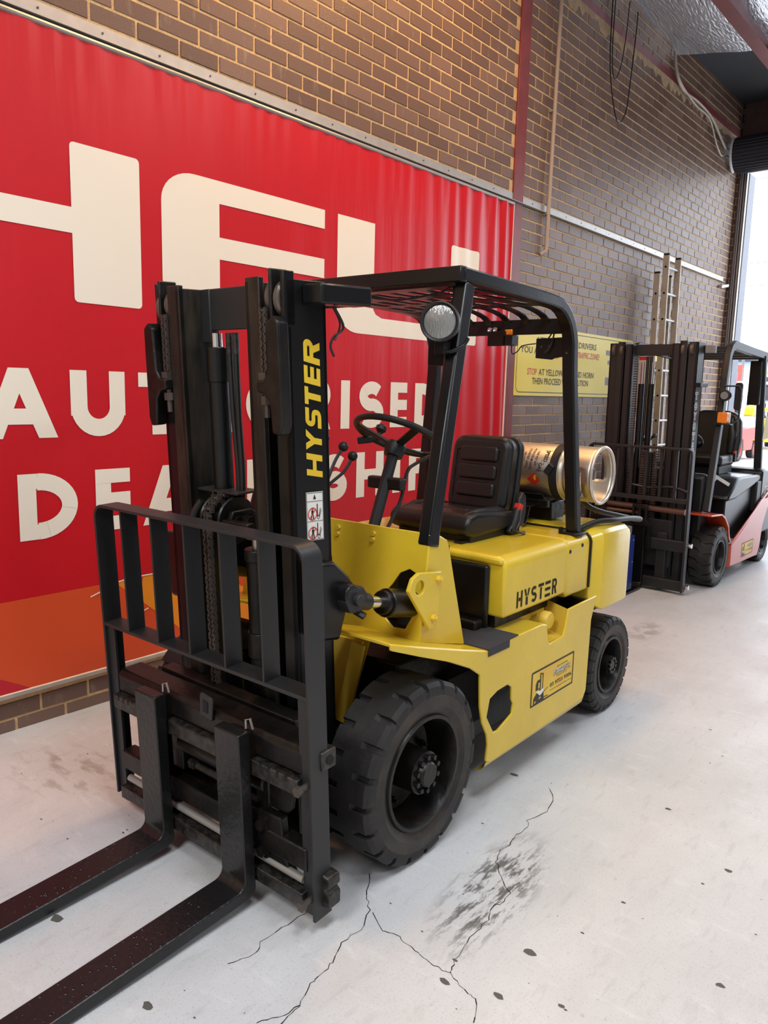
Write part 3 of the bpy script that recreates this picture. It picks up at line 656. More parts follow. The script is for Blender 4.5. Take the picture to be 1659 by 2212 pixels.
# ================================================================ FORKLIFT BUILDING BLOCKS
def wheel(parent, name, cx, cy, r, w, rim_r, n_lug=20, side=1, depth=.06, hub=0, tread=RUB, rimm=None, groove=.014, simple=False, zig=False):
    """cx = outer face (lateral), side=+1: outer face towards +x"""
    rimm = rimm or GRIME; xf = lambda a: cx - side*a   # a = distance inward from the outer face
    mb = MB(); vs = []; rings = []
    hw = w/2
    #      inward, radius on lug, radius in groove
    prof = [(.012, rim_r, rim_r), (.006, rim_r+.018, rim_r+.018), (.0, rim_r+.25*(r-rim_r), rim_r+.25*(r-rim_r)), (.0, rim_r+.60*(r-rim_r), rim_r+.60*(r-rim_r)), (.004, r-.055, r-.055), (.0, r-.045, r-.045), (.003, r-.014, r-.030), (.016, r, r-groove*1.2), (w*.28, r, r-groove*.9), (w*.36, r+.001, r+.001 if not zig else r-groove*.6), (w*.5, r+.002, r+.002),
            (w*.64, r+.001, r+.001 if not zig else r-groove*.6), (w*.72, r, r-groove*.9), (w-.016, r, r-groove*1.2), (w-.003, r-.014, r-.030), (w, r-.045, r-.045), (w, rim_r+.3*(r-rim_r), rim_r+.3*(r-rim_r)), (w-.01, rim_r, rim_r)]
    angs = []
    for k in range(n_lug):
        a = 2*PI*k/n_lug; s = 2*PI/n_lug
        angs += [(a, 0, 0), (a+s*.36, 0, 1), (a+s*.37, 1, 1), (a+s*.62, 1, 1), (a+s*.63, 0, 0)] if False else [(a, 0), (a+s*.25, 0), (a+s*.5, 0), (a+s*.76, 0), (a+s*.78, 1), (a+s*.98, 1)]
    off = PI/n_lug
    for (a, g) in angs:
        ring = []
        for i, (x, r1, r2) in enumerate(prof):
            rr_ = r2 if g else r1
            aa = a + (off if i >= 10 else 0)
            if zig: aa += .10*abs(x-hw)/hw
            if i == 10: aa = a+off*.5; rr_ = r1
            ring.append((xf(x), cy+rr_*math.sin(aa), r+rr_*math.cos(aa)))
        rings.append(ring)
    m = len(prof); vs = [p for g in rings for p in g]; n = len(rings)
    fs = [(i*m+j, ((i+1) % n)*m+j, ((i+1) % n)*m+j+1, i*m+j+1) for i in range(n) for j in range(m-1)]
    ty = put(name, MB().add(vs, fs), tread, parent, smooth=28)
    ty.data.materials.append(RUBS)
    for p in ty.data.polygons:
        rad = math.hypot(p.center.y-cy, p.center.z-r)
        if rad < r-.04: p.material_index = 1
    # dished rim
    P = [(.012, rim_r), (.004, rim_r-.004), (.004, rim_r-.016), (.02, rim_r-.022), (.045, rim_r-.026), (depth, rim_r-.035), (depth+.012, rim_r-.06), (depth+.018, .01)]
    rm = put('rim', MB().lathe([(-side*a, q) for a, q in P], (cx, cy, r), 'x', 40), rimm, ty, smooth=35)
    if hub:
        hb = MB().lathe([(-side*a, q) for a, q in [(depth+.02, hub*1.05), (hub*.32, hub*1.0), (hub*.14, hub*1.0), (hub*.10, hub*.93), (hub*.10, hub*.62), (-hub*.12, hub*.58), (-hub*.2, hub*.5), (-hub*.2, .001)]], (cx, cy, r), 'x', 28)
        h = put('hub', hb, GRIME, ty, smooth=35)
        for k in range(10):
            a = 2*PI*k/10; q = Vector((cx-side*hub*.10, cy+hub*.8*math.sin(a), r+hub*.8*math.cos(a)))
            put('hub_bolt', MB().cyl(q, q+Vector((side*.016, 0, 0)), .0095, 6), GRIME, ty, smooth=0)
        for k in range(6):
            a = 2*PI*k/6+.3; q = Vector((cx-side*(depth+.004), cy+(rim_r-.075)*math.sin(a), r+(rim_r-.075)*math.cos(a)))
            put('wheel_nut', MB().cyl(q, q+Vector((side*.022, 0, 0)), .013, 6).cyl(q, q+Vector((side*.034, 0, 0)), .007, 8), GRIME, ty, smooth=0)
    return ty

def T(o_y, th):   # mast frame (u, v, w) -> truck frame, leaning forwards by th
    c, s = math.cos(th), math.sin(th)
    return Matrix(((1, 0, 0, 0), (0, c, -s, o_y), (0, s, c, 0), (0, 0, 0, 1)))

# ================================================================ FORKLIFT 1 (yellow, foreground)
F1 = thing('forklift', 'yellow forklift with black mast, forks and overhead guard parked beside the red banner', 'forklift', (1.435, -2.244, 0), math.radians(1.0))
A = F1
MX = T(-.28, math.radians(3.18))
def M1(): return MB(MX)
# ---- wheels
wheel(A, 'front_wheel', .587, .085, .317, .20, .205, 20, 1, .125, hub=.075)
wheel(A, 'front_wheel', -.587, .085, .317, .20, .205, 20, -1, .125)
wheel(A, 'rear_wheel', .538, 1.755, .247, .17, .150, 26, 1, .09, hub=.045, groove=.006)
wheel(A, 'rear_wheel', -.538, 1.755, .247, .17, .150, 26, -1, .09, groove=.006)
# ---- chassis
mb = MB(); mb.box(-.36, .36, .20, 1.55, .14, .62); mb.box(-.38, .38, .02, .16, .25, .38)
mb.box(-.42, .42, .62, 1.5, .5, .70); mb.box(-.3, .3, 1.5, 1.95, .25, .56); mb.box(-.40, .40, 1.70, 1.80, .2, .3)
chassis = put('chassis', mb, GRIME, A, bevel=.01)
# ---- side panel with wheel arch, hatch hole, filler notch
def side_panel(sx):
    outer = [(-.112, .822), (-.11, .80), (.038, .743), (.202, .683), (.358, .615), (.428, .57), (.440, .44), (.459, .37), (.497, .31), (.508, .265), (.50, .20), (.53, .185), (1.0, .188), (1.36, .196), (1.385, .23), (1.392, .57), (1.42, .64), (1.435, .682),
             (1.145, .675), (1.125, .60), (1.109, .562), (.98, .556), (.963, .58), (.948, .650), (.90, .660), (.628, .660), (.470, .652), (.30, .700), (.036, .776)]
    hole = [(.508, .452), (.56, .468), (.64, .472), (.672, .452), (.676, .40), (.692, .375), (.685, .335), (.58, .300), (.545, .305), (.49, .385)]
    mb = MB(); mb.plate(outer, [hole], 'x', sx*.572, sx*.560); p = put('side_panel', mb, YEL, A, bevel=.004)
    # tucked-under lower lip
    mb = MB(); pr = [(.5665, .192), (.560, .172), (.545, .155), (.515, .145)]
    vs = []; 
    for y in (.505, 1.37): vs += [(sx*x, y, z) for x, z in pr]
    mb.add(vs, [(i, i+1, i+5, i+4) for i in range(3)]); put('lower_lip', mb, YEL, p, smooth=60)
    # hatch interior
    mb = MB(); mb.box(min(sx*.45, sx*.555), max(sx*.45, sx*.555), .47, .71, .27, .49)
    return p
sp = side_panel(1); side_panel(-1)
put('hatch_cavity', MB().box(.40, .41, .46, .73, .26, .50), HOLE, sp, smooth=0)
put('rear_arch_liner', MB().box(.30, .545, 1.40, 1.43, .30, .66), GRIME, sp, smooth=0)
# filler recess and cap
mb = MB(); mb.plate([(.44, .93), (.560, .962), (.560, 1.14), (.44, 1.17)], [], 'z', .553, .560); mb.plate([(.93, .56), (1.17, .56), (1.17, .70), (.93, .66)], [], 'x', .43, .44)
mb.add([(.44, 1.17, .56), (.56, 1.118, .56), (.56, 1.15, .675), (.44, 1.18, .69)], [(0, 1, 2, 3)])
put('filler_recess', mb, YELD, sp, smooth=30)
mb = MB(); mb.lathe([(0, .001), (0, .034), (.008, .040), (.036, .040), (.044, .034), (.046, .001)], (.485, 1.06, .632), 'x', 22)
fc = put('filler_cap', mb, YELD, sp, smooth=40)
put('filler_neck', MB().cyl((.44, 1.06, .60), (.486, 1.06, .632), .03, 16), YELD, sp)
# fender top plates + step deck with anti-slip mat
for sx in (1, -1):
    mb = MB(); xa, xb = sorted((sx*.568, sx*.20))
    pts = [(-.108, .822), (.036, .778), (.30, .702), (.470, .654), (.90, .660), (.945, .652), (.945, .640), (.90, .648), (.470, .642), (.30, .690), (.036, .766), (-.108, .810)]
    mb.prism(pts, 'x', xa, xb); fd = put('fender', mb, YEL, A, bevel=.003)
    mb = MB(); xa, xb = sorted((sx*.5735, sx*.32))
    put('step_mat', MB().prism([(.475, .6555), (.70, .6615), (.70, .665), (.475, .659)], 'x', xa, xb), MATT, fd, smooth=0)
    xa, xb = sorted((sx*.5735, sx*.5755)); put('mat_edge', MB().box(xa, xb, .475, .63, .63, .662), MATT, fd, smooth=0)
    
# ---- cowl
def cy_at(z): return .171+(z-.738)*.111
mb = MB(); hole = [(.405, .77), (.35, .765), (.315, .79), (.30, .815), (.278, .825), (.283, .865), (.33, .92), (.36, .965), (.40, .985), (.428, .975), (.432, .92), (.43, .82)]
outer = [(-.45, 1.09), (-.30, 1.118), (.30, 1.118), (.455, 1.120), (.472, 1.10), (.472, .735), (.25, .70), (.19, .42), (-.19, .42), (-.25, .70), (-.472, .735), (-.472, 1.07)]
mb.plate(outer, [hole], 'y', 0, .008)
for i, v in enumerate(mb.v): mb.v[i] = Vector((v.x, v.y+cy_at(v.z), v.z))
cowl = put('cowl', mb, YEL, A, bevel=.002)
put('cowl_cavity', MB().box(.24, .465, .34, .35, .72, 1.06), HOLE, cowl, smooth=0)
for sx in (1, -1):
    mb = MB(); fl = [(cy_at(1.118), 1.120), (.28, 1.105), (.322, 1.085), (.335, 1.06), (.464, .660), (.30, .700), (cy_at(.735), .735)]
    xa, xb = sorted((sx*.474, sx*.464)); mb.prism(fl, 'x', xa, xb); put('cowl_flank', mb, YEL, cowl, bevel=.005)
for (x, z) in ((.221, 1.088), (.219, 1.066), (.045, 1.088), (.043, 1.064), (-.3, 1.08)):
    put('bolt', MB().cyl((x, cy_at(z)+.002, z), (x, cy_at(z)-.009, z), .010, 6), YELD, cowl, smooth=0)
for (x, z) in ((.105, .545), (.095, .500)): put('bolt', MB().cyl((x, .105, z), (x, .076, z), .007, 6), YELD, cowl, smooth=0)
# inner wheel-well plate leaning under the cowl
mb = MB(); mb.add([(.02, .10, .70), (.25, .12, .70), (.215, .08, .40), (.02, .08, .40), (.02, .115, .70), (.25, .135, .70), (.215, .095, .40), (.02, .095, .40)], [(0, 1, 2, 3), (7, 6, 5, 4), (0, 4, 5, 1), (1, 5, 6, 2), (2, 6, 7, 3), (3, 7, 4, 0)])
put('wheel_well_plate', mb, YELD, cowl)
put('wheel_well_edge', MB().bar((.252, .10, .70), (.217, .06, .40), .012, .06, (1, 0, 0)), YELD, cowl)
# bracket for the tilt cylinder
mb = MB(); br = [(.065, .945), (.085, .985), (.12, 1.0), (.25, .985), (.262, .97), (.235, .80), (.222, .783), (.185, .79), (.172, .81), (.10, .90)]
mb.plate(br, [circ(.128, .947, .026, 14)], 'x', .486, .502); bk = put('cylinder_bracket', mb, YEL, cowl, bevel=.003)
for (y, z) in ((.232, .962), (.208, .826)):
    put('bolt', MB().cyl((.502, y, z), (.516, y, z), .013, 6).cyl((.502, y, z), (.522, y, z), .007, 8), YELD, cowl, smooth=0)
# ---- tilt cylinders
for sx in (1, -1):
    x = sx*.415
    mb = MB(); mb.cyl((x, .045, .895), (x, .34, .835), .050, 22); tc_ = put('tilt_cylinder', mb, BLK, A, bevel=.004)
    put('gland', MB().cyl((x, .025, .900), (x, .05, .895), .042, 20), GRIME, tc_, bevel=.003)
    put('piston_rod', MB().cyl((x, -.09, .926), (x, .03, .900), .021, 16), CHR, tc_)
    mb = MB(); mb.cyl((x, -.12, .936), (x, -.045, .917), .029, 14); put('rod_clevis', mb, BLKS, tc_, bevel=.004)
    mb = MB(); mb.plate([(-.16, .985), (-.10, .985), (-.075, .955), (-.075, .92), (-.11, .90), (-.16, .905), (-.18, .945)], [], 'x', x-.026, x+.026); put('clevis_fork', mb, BLKS, tc_, bevel=.005)
    put('clevis_pin', MB().cyl((x-.045*1, -.13, .945), (x+.045, -.13, .945), .020, 16), BLKS, tc_, bevel=.003)
    put('grease_nut', MB().cyl((x+.0, -.11, .90), (x+.035, -.10, .885), .012, 6), BLKS, tc_)
# ---- hood
mb = MB(); pr = [(.50, .712)]+[(.452+.048*math.cos(a), .916+.048*math.sin(a)) for a in [i*PI/12 for i in range(7)]]
pr = pr+[(-x, z) for x, z in reversed(pr)]
mb.prism(pr, 'y', .70, 1.245); mb.prism([(x*.999, z if z > .72 else .69) for x, z in pr], 'y', 1.252, 1.485)
hood = put('hood', mb, YEL, A, bevel=.012, seg=3)
put('hood_joint', MB().prism([(x*.995, z-.002) for x, z in pr], 'y', 1.24, 1.26), YELD, hood, smooth=40)
put('side_gap', MB().box(-.45, .45, .72, 1.44, .66, .72), GRIME, hood, smooth=0)
# front apron below the seat deck
mb = MB(); mb.box(-.42, .434, .672, .702, .655, .925); put('engine_panel', mb, BLK, hood, bevel=.014, seg=3)
mb = MB(); mb.box(-.48, .49, .685, .71, .93, .962); put('deck_lip', mb, YEL, hood, bevel=.012)
put('latch_tab', MB().box(.36, .368, .655, .675, .655, .70), BLKS, hood)
for (y, z) in ((1.275, .905), (1.40, .918)): put('plug', MB().cyl((.499, y, z), (.502, y, z), .009, 12), HOLE, hood, smooth=0)
# stencil lettering laid flat on the hood side, cut-out shade painted as near-black
def hood_glyphs():
    y0, y1, z0, z1 = .795, 1.165, .735, .805; P = []; n = 6; w = (y1-y0)/n
    for i, ch in enumerate('HYSTER'):
        a = y0+i*w+.006; b = y0+(i+1)*w-.008; t = .013; R = lambda p, q, r, s: P.append([(p, r), (q, r), (q, s), (p, s)])
        zm = (z0+z1)/2
        if ch == 'H': R(a, a+t, z0, z1); R(b-t, b, z0, z1); R(a+t+.003, b-t-.003, zm-.007, zm+.007)
        if ch == 'Y': P.append([(a, z1), (a+t, z1), ((a+b)/2+.000, zm+.004), ((a+b)/2-.011, zm+.004)]); P.append([(b-t, z1), (b, z1), ((a+b)/2+.012, zm+.004), ((a+b)/2+.003, zm+.004)]); R((a+b)/2-.008, (a+b)/2+.008, z0, zm)
        if ch == 'S': P.extend(glyph('S', a, b, z0, z1, t))
        if ch == 'T': R(a, b, z1-t, z1); R((a+b)/2-.007, (a+b)/2+.007, z0, z1-t-.004)
        if ch == 'E': R(a, b, z0, z0+t); R(a, b, zm-.0065, zm+.0065); R(a, b, z1-t, z1)
        if ch == 'R': P.extend(glyph('R', a+.004, b, z0, z1, t))
    return P
printed('stencil_lettering', [[(y+.25*(z-.735)*0, z) for y, z in p] for p in hood_glyphs()], lambda y, z: (.5012, y, z), HOLE, hood)
# ---- counterweight
mb = MB()
def cw_ring(y, hw, z0, z1, r=.045): 
    return [(hw, y, z0)]+[(hw-r+r*math.cos(a), y, z1-r+r*math.sin(a)) for a in (0, PI/6, PI/3, PI/2)]+[(-(hw-r+r*math.cos(a)), y, z1-r+r*math.sin(a)) for a in (PI/2, PI/3, PI/6, 0)]+[(-hw, y, z0)]
rings = [cw_ring(1.50, .492, .70, .955), cw_ring(1.512, .498, .62, .962), cw_ring(1.56, .536, .585, .975), cw_ring(1.59, .540, .575, .978), cw_ring(1.86, .535, .572, .972), cw_ring(1.915, .525, .572, .955), cw_ring(1.94, .50, .575, .93)]
vs = [p for r_ in rings for p in r_]; n = 10; fs = []
for i in range(len(rings)-1):
    for j in range(n): fs.append((i*n+j, i*n+(j+1) % n, (i+1)*n+(j+1) % n, (i+1)*n+j))
fs += [tuple(range(n)), tuple(len(vs)-n+i for i in range(n))]
mb.add(vs, fs); cw = put('counterweight', mb, YEL, A, smooth=25, bevel=.008)
put('lower_ballast', MB().box(-.34, .34, 1.72, 1.93, .22, .58), YELD, cw, bevel=.02)
put('gap_seal', MB().sweep([(.501, 1.493, .70)]+[(.501-(0 if a < .01 else .048*(1-math.cos(a))), 1.493, .916+.05*math.sin(a)) for a in [i*PI/12 for i in range(7)]]+[(-.40, 1.493, .966)], .012, .008, (0, 1, 0)), PLAS, cw)
# ---- overhead guard
def leg_at(p, q, t): return Vector(p)+(Vector(q)-Vector(p))*t
for sx in (1, -1):
    mb = MB()
    side_path = [(sx*.40, .43, 2.028), (sx*.395, .80, 2.020), (sx*.388, 1.12, 2.012)]
    c_y, c_z, rr0 = 1.20, 1.80, .205
    bend = [(sx*(.386-.006*i/7), 1.18+.215*math.sin(i/7*PI/2), 1.80+.208*math.cos(i/7*PI/2)) for i in range(8)]
    down = [(sx*.385, 1.397, 1.70), (sx*.415, 1.403, 1.33), (sx*.445, 1.41, .972)]
    og = MB().sweep(side_path+bend+down, .060, .050, (1, 0, 0))
    p = put('guard_side_tube', og, BLK, A, bevel=.008)
    put('foot_plate', MB().prism(rrect(sx*.445-.055, sx*.445+.05, 1.355, 1.46, .015), 'z', .962, .976), BLK, p, bevel=.003)
    put('foot_bolt', MB().cyl((sx*.445-.045, 1.37, .97), (sx*.445-.045, 1.37, .995), .012, 6), BLK, p)
    mb = MB(); mb.sweep([(sx*.452, .235, 1.07), (sx*.448, .245, 1.12), (sx*.40, .478, 2.0)], .058, .062, (1, 0, 0)); lg = put('guard_front_leg', mb, BLK, A, bevel=.010)
mb = MB(); mb.box(-.428, .428, .412, .452, 1.998, 2.055); guard = put('guard_front_bar', mb, BLK, A, bevel=.006)
slots = []
for r_ in range(3):
    for c in range(8):
        x = -.315+c*.09+(.02 if r_ % 2 else 0); y = .52+r_*.215
        s = [(x-.026, y), (x-.026+.008, y-.012), (x+.018, y-.012), (x+.026, y), (x+.026+.012, y+.13), (x+.03, y+.142), (x-.006, y+.142), (x-.014, y+.13)]
        slots.append(s)
mb = MB(); mb.plate([(-.385, .44), (.385, .44), (.385, 1.15), (-.385, 1.15)], slots, 'z', 1.990, 1.997); put('roof_plate', mb, BLK, guard, smooth=0)
# rear of the roof: ribs curving down into a solid rear plate
rear = MB().box(-.375, .375, 1.345, 1.352, 1.885, 1.955); rp_ = put('rear_plate', rear, BLK, guard, bevel=.002)
for c in range(8):
    x = -.36+c*.103
    pth = [(x, 1.145, 1.9935), (x+.004, 1.19, 1.991), (x+.010, 1.25, 1.982), (x+.016, 1.305, 1.968), (x+.018, 1.335, 1.952), (x+.018, 1.348, 1.935)]
    put('roof_rib', MB().sweep(pth, .036, .007, (1, 0, 0)), BLK, rp_, smooth=60)
mb = MB(); mb.box(-.03, .07, 1.335, 1.345, 1.835, 1.905); lb = put('lamp_bracket', mb, BLK, guard, bevel=.002)
put('lamp_box', MB().box(.055, .105, 1.335, 1.40, 1.838, 1.885), PLAS, lb, bevel=.004); put('amber_lamp', MB().box(.06, .102, 1.34, 1.395, 1.885, 1.912), AMB, lb, bevel=.004)
for x in (-.018, .012): put('screw', MB().lathe([(0, .001), (-.004, .011), (0.004, .013)], (x, 1.334, 1.912), 'y', 14), CHR, lb)
mb = MB(); mb.plate([(.215, 1.868), (.215, 1.778), (.30, 1.770), (.32, 1.78), (.392, 1.785), (.392, 1.872)], [], 'y', 1.372, 1.378); lb2 = put('tail_lamp_plate', mb, BLK, guard, bevel=.001)
put('tail_lamp', MB().cyl((.30, 1.378, 1.822), (.30, 1.41, 1.822), .045, 18), AMB, lb2)
for (x, z) in ((.245, 1.83), (.285, 1.832), (.372, 1.855), (.375, 1.80)): put('screw', MB().cyl((x, 1.372, z), (x, 1.368, z), .006, 8), CHAINM, lb2)
mb = MB(); mb.tube(smooth_path([(.33, 1.36, 1.96), (.30, 1.37, 1.90), (.27, 1.375, 1.86)]), .0035, 6).tube(smooth_path([(.34, 1.36, 1.96), (.31, 1.37, 1.90), (.30, 1.36, 1.84), (.275, 1.35, 1.80)]), .004, 6).tube(smooth_path([(.215, 1.37, 1.845), (.15, 1.36, 1.835), (.125, 1.36, 1.81), (.09, 1.37, 1.80), (.085, 1.37, 1.84)]), .0028, 6)
put('lamp_wiring', mb, PLAS, guard)
# loose wire under the roof edge
put('roof_wire', MB().tube(smooth_path([(-.39, .46, 1.99), (-.2, .455, 1.965), (-.05, .455, 1.98), (.1, .455, 1.955), (.3, .455, 1.97), (.36, .46, 1.99), (.37, .45, 1.93)]), .004, 6), PLAS, guard)
# ---- headlamp
lc = Vector((.405, .325, 1.852))
ax = Vector((.32, -.95, -.02)).normalized()
def dish(prof, name, m, par, n=32):
    mb = MB(); a = ax.cross(Vector((0, 0, 1))).normalized(); b = ax.cross(a); vs = []; fs = []
    for (d, r) in prof: vs += [lc+ax*d+(a*math.cos(2*PI*k/n)+b*math.sin(2*PI*k/n))*r for k in range(n)]
    for i in range(len(prof)-1): fs += [(i*n+j, i*n+(j+1) % n, (i+1)*n+(j+1) % n, (i+1)*n+j) for j in range(n)]
    return put(name, mb.add(vs, fs), m, par, smooth=40)
hl = dish([(-.055, .001), (-.055, .045), (-.045, .062), (-.01, .070), (.012, .071), (.016, .067), (.012, .060), (.0, .058)], 'headlamp', GREYP if False else PLAS, A)
dish([(.006, .058), (.011, .04), (.014, .02), (.015, .001)], 'lens', GLS, hl)
mb = MB(); mb.tube(smooth_path([(.40, .35, 1.79), (.40, .345, 1.76), (.43, .36, 1.752), (.455, .40, 1.775), (.455, .43, 1.80)]), .008, 8); mb.box(.375, .42, .335, .375, 1.742, 1.785); put('lamp_mount', mb, BLK, hl, bevel=.003)
put('side_box', MB().box(.30, .375, .40, .45, 1.705, 1.80), BLK, hl, bevel=.004)
# ---- seat
SXC = .035
st = MB()
def pillow(mb, x0, x1, y0, y1, z0, z1, r=.05, n=5): 
    mb.prism(rrect(x0, x1, y0, y1, r, n), 'z', z0, z1)
seat = put('seat_cushion', MB().prism([(.80, 1.005), (.795, 1.05), (.82, 1.085), (.88, 1.095), (1.00, 1.088), (1.22, 1.07), (1.25, 1.03), (1.22, .995), (.86, .985)], 'x', SXC-.22, SXC+.215), VINYL, A, bevel=.03, seg=4)
for i in range(3):
    y = .90+i*.09; put('seam_pad', MB().prism([(y, 1.088-.018*i), (y+.02, 1.098-.012*i), (y+.06, 1.096-.012*i), (y+.082, 1.083-.012*i)], 'x', SXC-.13, SXC+.13), VINYL, seat, bevel=.008, seg=3)
for s in (-1, 1): put('side_bolster', MB().tube([(SXC+s*.165, .84, 1.070), (SXC+s*.17, .92, 1.080), (SXC+s*.17, 1.1, 1.072), (SXC+s*.165, 1.2, 1.055)], [.02, .028, .028, .02], 12), VINYL, seat)
# backrest: leaning back
bt = Matrix.Translation((SXC, 1.165, 1.05)) @ Matrix.Rotation(math.radians(-9), 4, 'X')
mb = MB(bt); mb.prism(rrect(-.165, .165, 0, .365, .06, 5), 'y', 0, .10); sb = put('seat_back', mb, VINYL, seat, bevel=.03, seg=4)
for k in range(3):
    z = .07+k*.085; mb = MB(bt); mb.prism(rrect(-.105, .105, z, z+.072, .018, 3), 'y', -.014, .02); put('back_pad', mb, VINYL, sb, bevel=.010, seg=3)
mb = MB(bt); P = [(-.13, .02), (-.13, .29), (-.11, .30), (.11, .30), (.13, .29), (.13, .02)]
mb.tube([(x, .0, z) for x, z in P], .006, 6); put('piping', mb, VINYL, sb)
mb = MB(bt); mb.prism(rrect(-.178, .178, .0, .375, .06, 5), 'y', .085, .115); put('back_shell', mb, PLAS, sb, bevel=.012, seg=3)
mb = MB(); mb.prism([(1.12, .985), (1.16, .96), (1.235, .965), (1.265, 1.06), (1.262, 1.14), (1.235, 1.16), (1.205, 1.13), (1.195, 1.05)], 'x', SXC+.205, SXC+.235); hg = put('recliner_cover', mb, PLAS, seat, bevel=.01, seg=3)
mb = MB(); mb.tube([(.255, 1.16, .985), (.257, 1.185, 1.03), (.258, 1.205, 1.085)], [.022, .026, .018], 10); bk_ = put('belt_buckle', mb, PLAS, seat); put('buckle_button', MB().bar((.258, 1.20, 1.075), (.260, 1.214, 1.105), .034, .026), REDP, bk_, bevel=.003)
put('buckle_bolt', MB().cyl((.25, 1.21, .99), (.275, 1.21, .99), .014, 10), CHR, seat)
put('seat_base', MB().box(SXC-.2, SXC+.2, .85, 1.22, .962, 1.0), PLAS, seat, bevel=.006)
for s in (-1, 1): put('seat_rail', MB().box(SXC+s*.165-.02, SXC+s*.165+.02, .80, 1.26, .962, .975), PLAS, seat)
put('belt_strap', MB().tube(smooth_path([(.29, 1.1, 1.0), (.30, 1.15, .985), (.295, 1.21, .97), (.27, 1.25, .967)]), .006, 6), PLAS, seat)
# ---- steering
hubp = Vector((.05, .535, 1.372)); sn = Vector((.0, .45, .89)).normalized()
sa = sn.cross(Vector((0, 1, 0))).normalized(); sbv = sn.cross(sa).normalized()
rim = [hubp+sn*.060+(sa*math.cos(t)+sbv*math.sin(t))*.185 for t in [2*PI*i/36 for i in range(37)]]
sw = put('steering_wheel', MB().tube(rim, .0135, 10, cap=False), PLAS, A)
for t in (.55, 2.6, 4.71):
    e = hubp+sn*.060+(sa*math.cos(t)+sbv*math.sin(t))*.18; put('spoke', MB().bar(hubp+sn*.012, e, .034, .014, sn), PLAS, sw, bevel=.004)
put('wheel_hub', MB().tube([hubp-sn*.03, hubp+sn*.012, hubp+sn*.03, hubp+sn*.036], [.038, .046, .038, .012], 18), PLAS, sw)
e = hubp+sn*.060+(sa*math.cos(5.95)+sbv*math.sin(5.95))*.165; put('spinner_knob', MB().tube([e, e+sn*.03, e+sn*.045, e+sn*.06, e+sn*.072], [.008, .010, .024, .024, .008], 14), PLAS, sw)
put('knob_clamp', MB().bar(e-sn*.004+(sa*math.cos(.75)+sbv*math.sin(.75))*.02, e-sn*.03+(sa*math.cos(.6)+sbv*math.sin(.6))*.08, .04, .03), PLAS, sw, bevel=.005)
colb = Vector((.05, .395, 1.02)); put('steering_column', MB().tube([colb, hubp-sn*.03], .024, 14), BLKS, sw)
mid = colb.lerp(hubp, .62); put('column_clamp', MB().bar(mid+Vector((-.085, -.0, .0)), mid+Vector((.085, .01, -.0)), .04, .05), PLAS, sw, bevel=.008)
put('direction_lever', MB().tube(smooth_path([(.10, .40, 1.02), (.11, .50, 1.16), (.105, .55, 1.28), (.11, .60, 1.315), (.13, .72, 1.355), (.14, .80, 1.37)]), .0075, 8), PLAS, sw)
for (x, y, z, bx) in ((-.02, .355, 1.345, .05), (-.02, .300, 1.385, .03), (-.06, .235, 1.42, .0)):
    mb = MB(); mb.tube(smooth_path([(x, .17, 1.09), (x, .195, 1.22), (x, y-.05, z-.055), (x, y, z)]), .0065, 8); lv = put('control_lever', mb, BLKS, A); put('lever_knob', MB().lathe([(-.02+.04*(1-math.cos(a))/2, .02*math.sin(a)+.0005) for a in [i*PI/8 for i in range(9)]], (x, y, z+.004), 'z', 16), PLAS, lv)

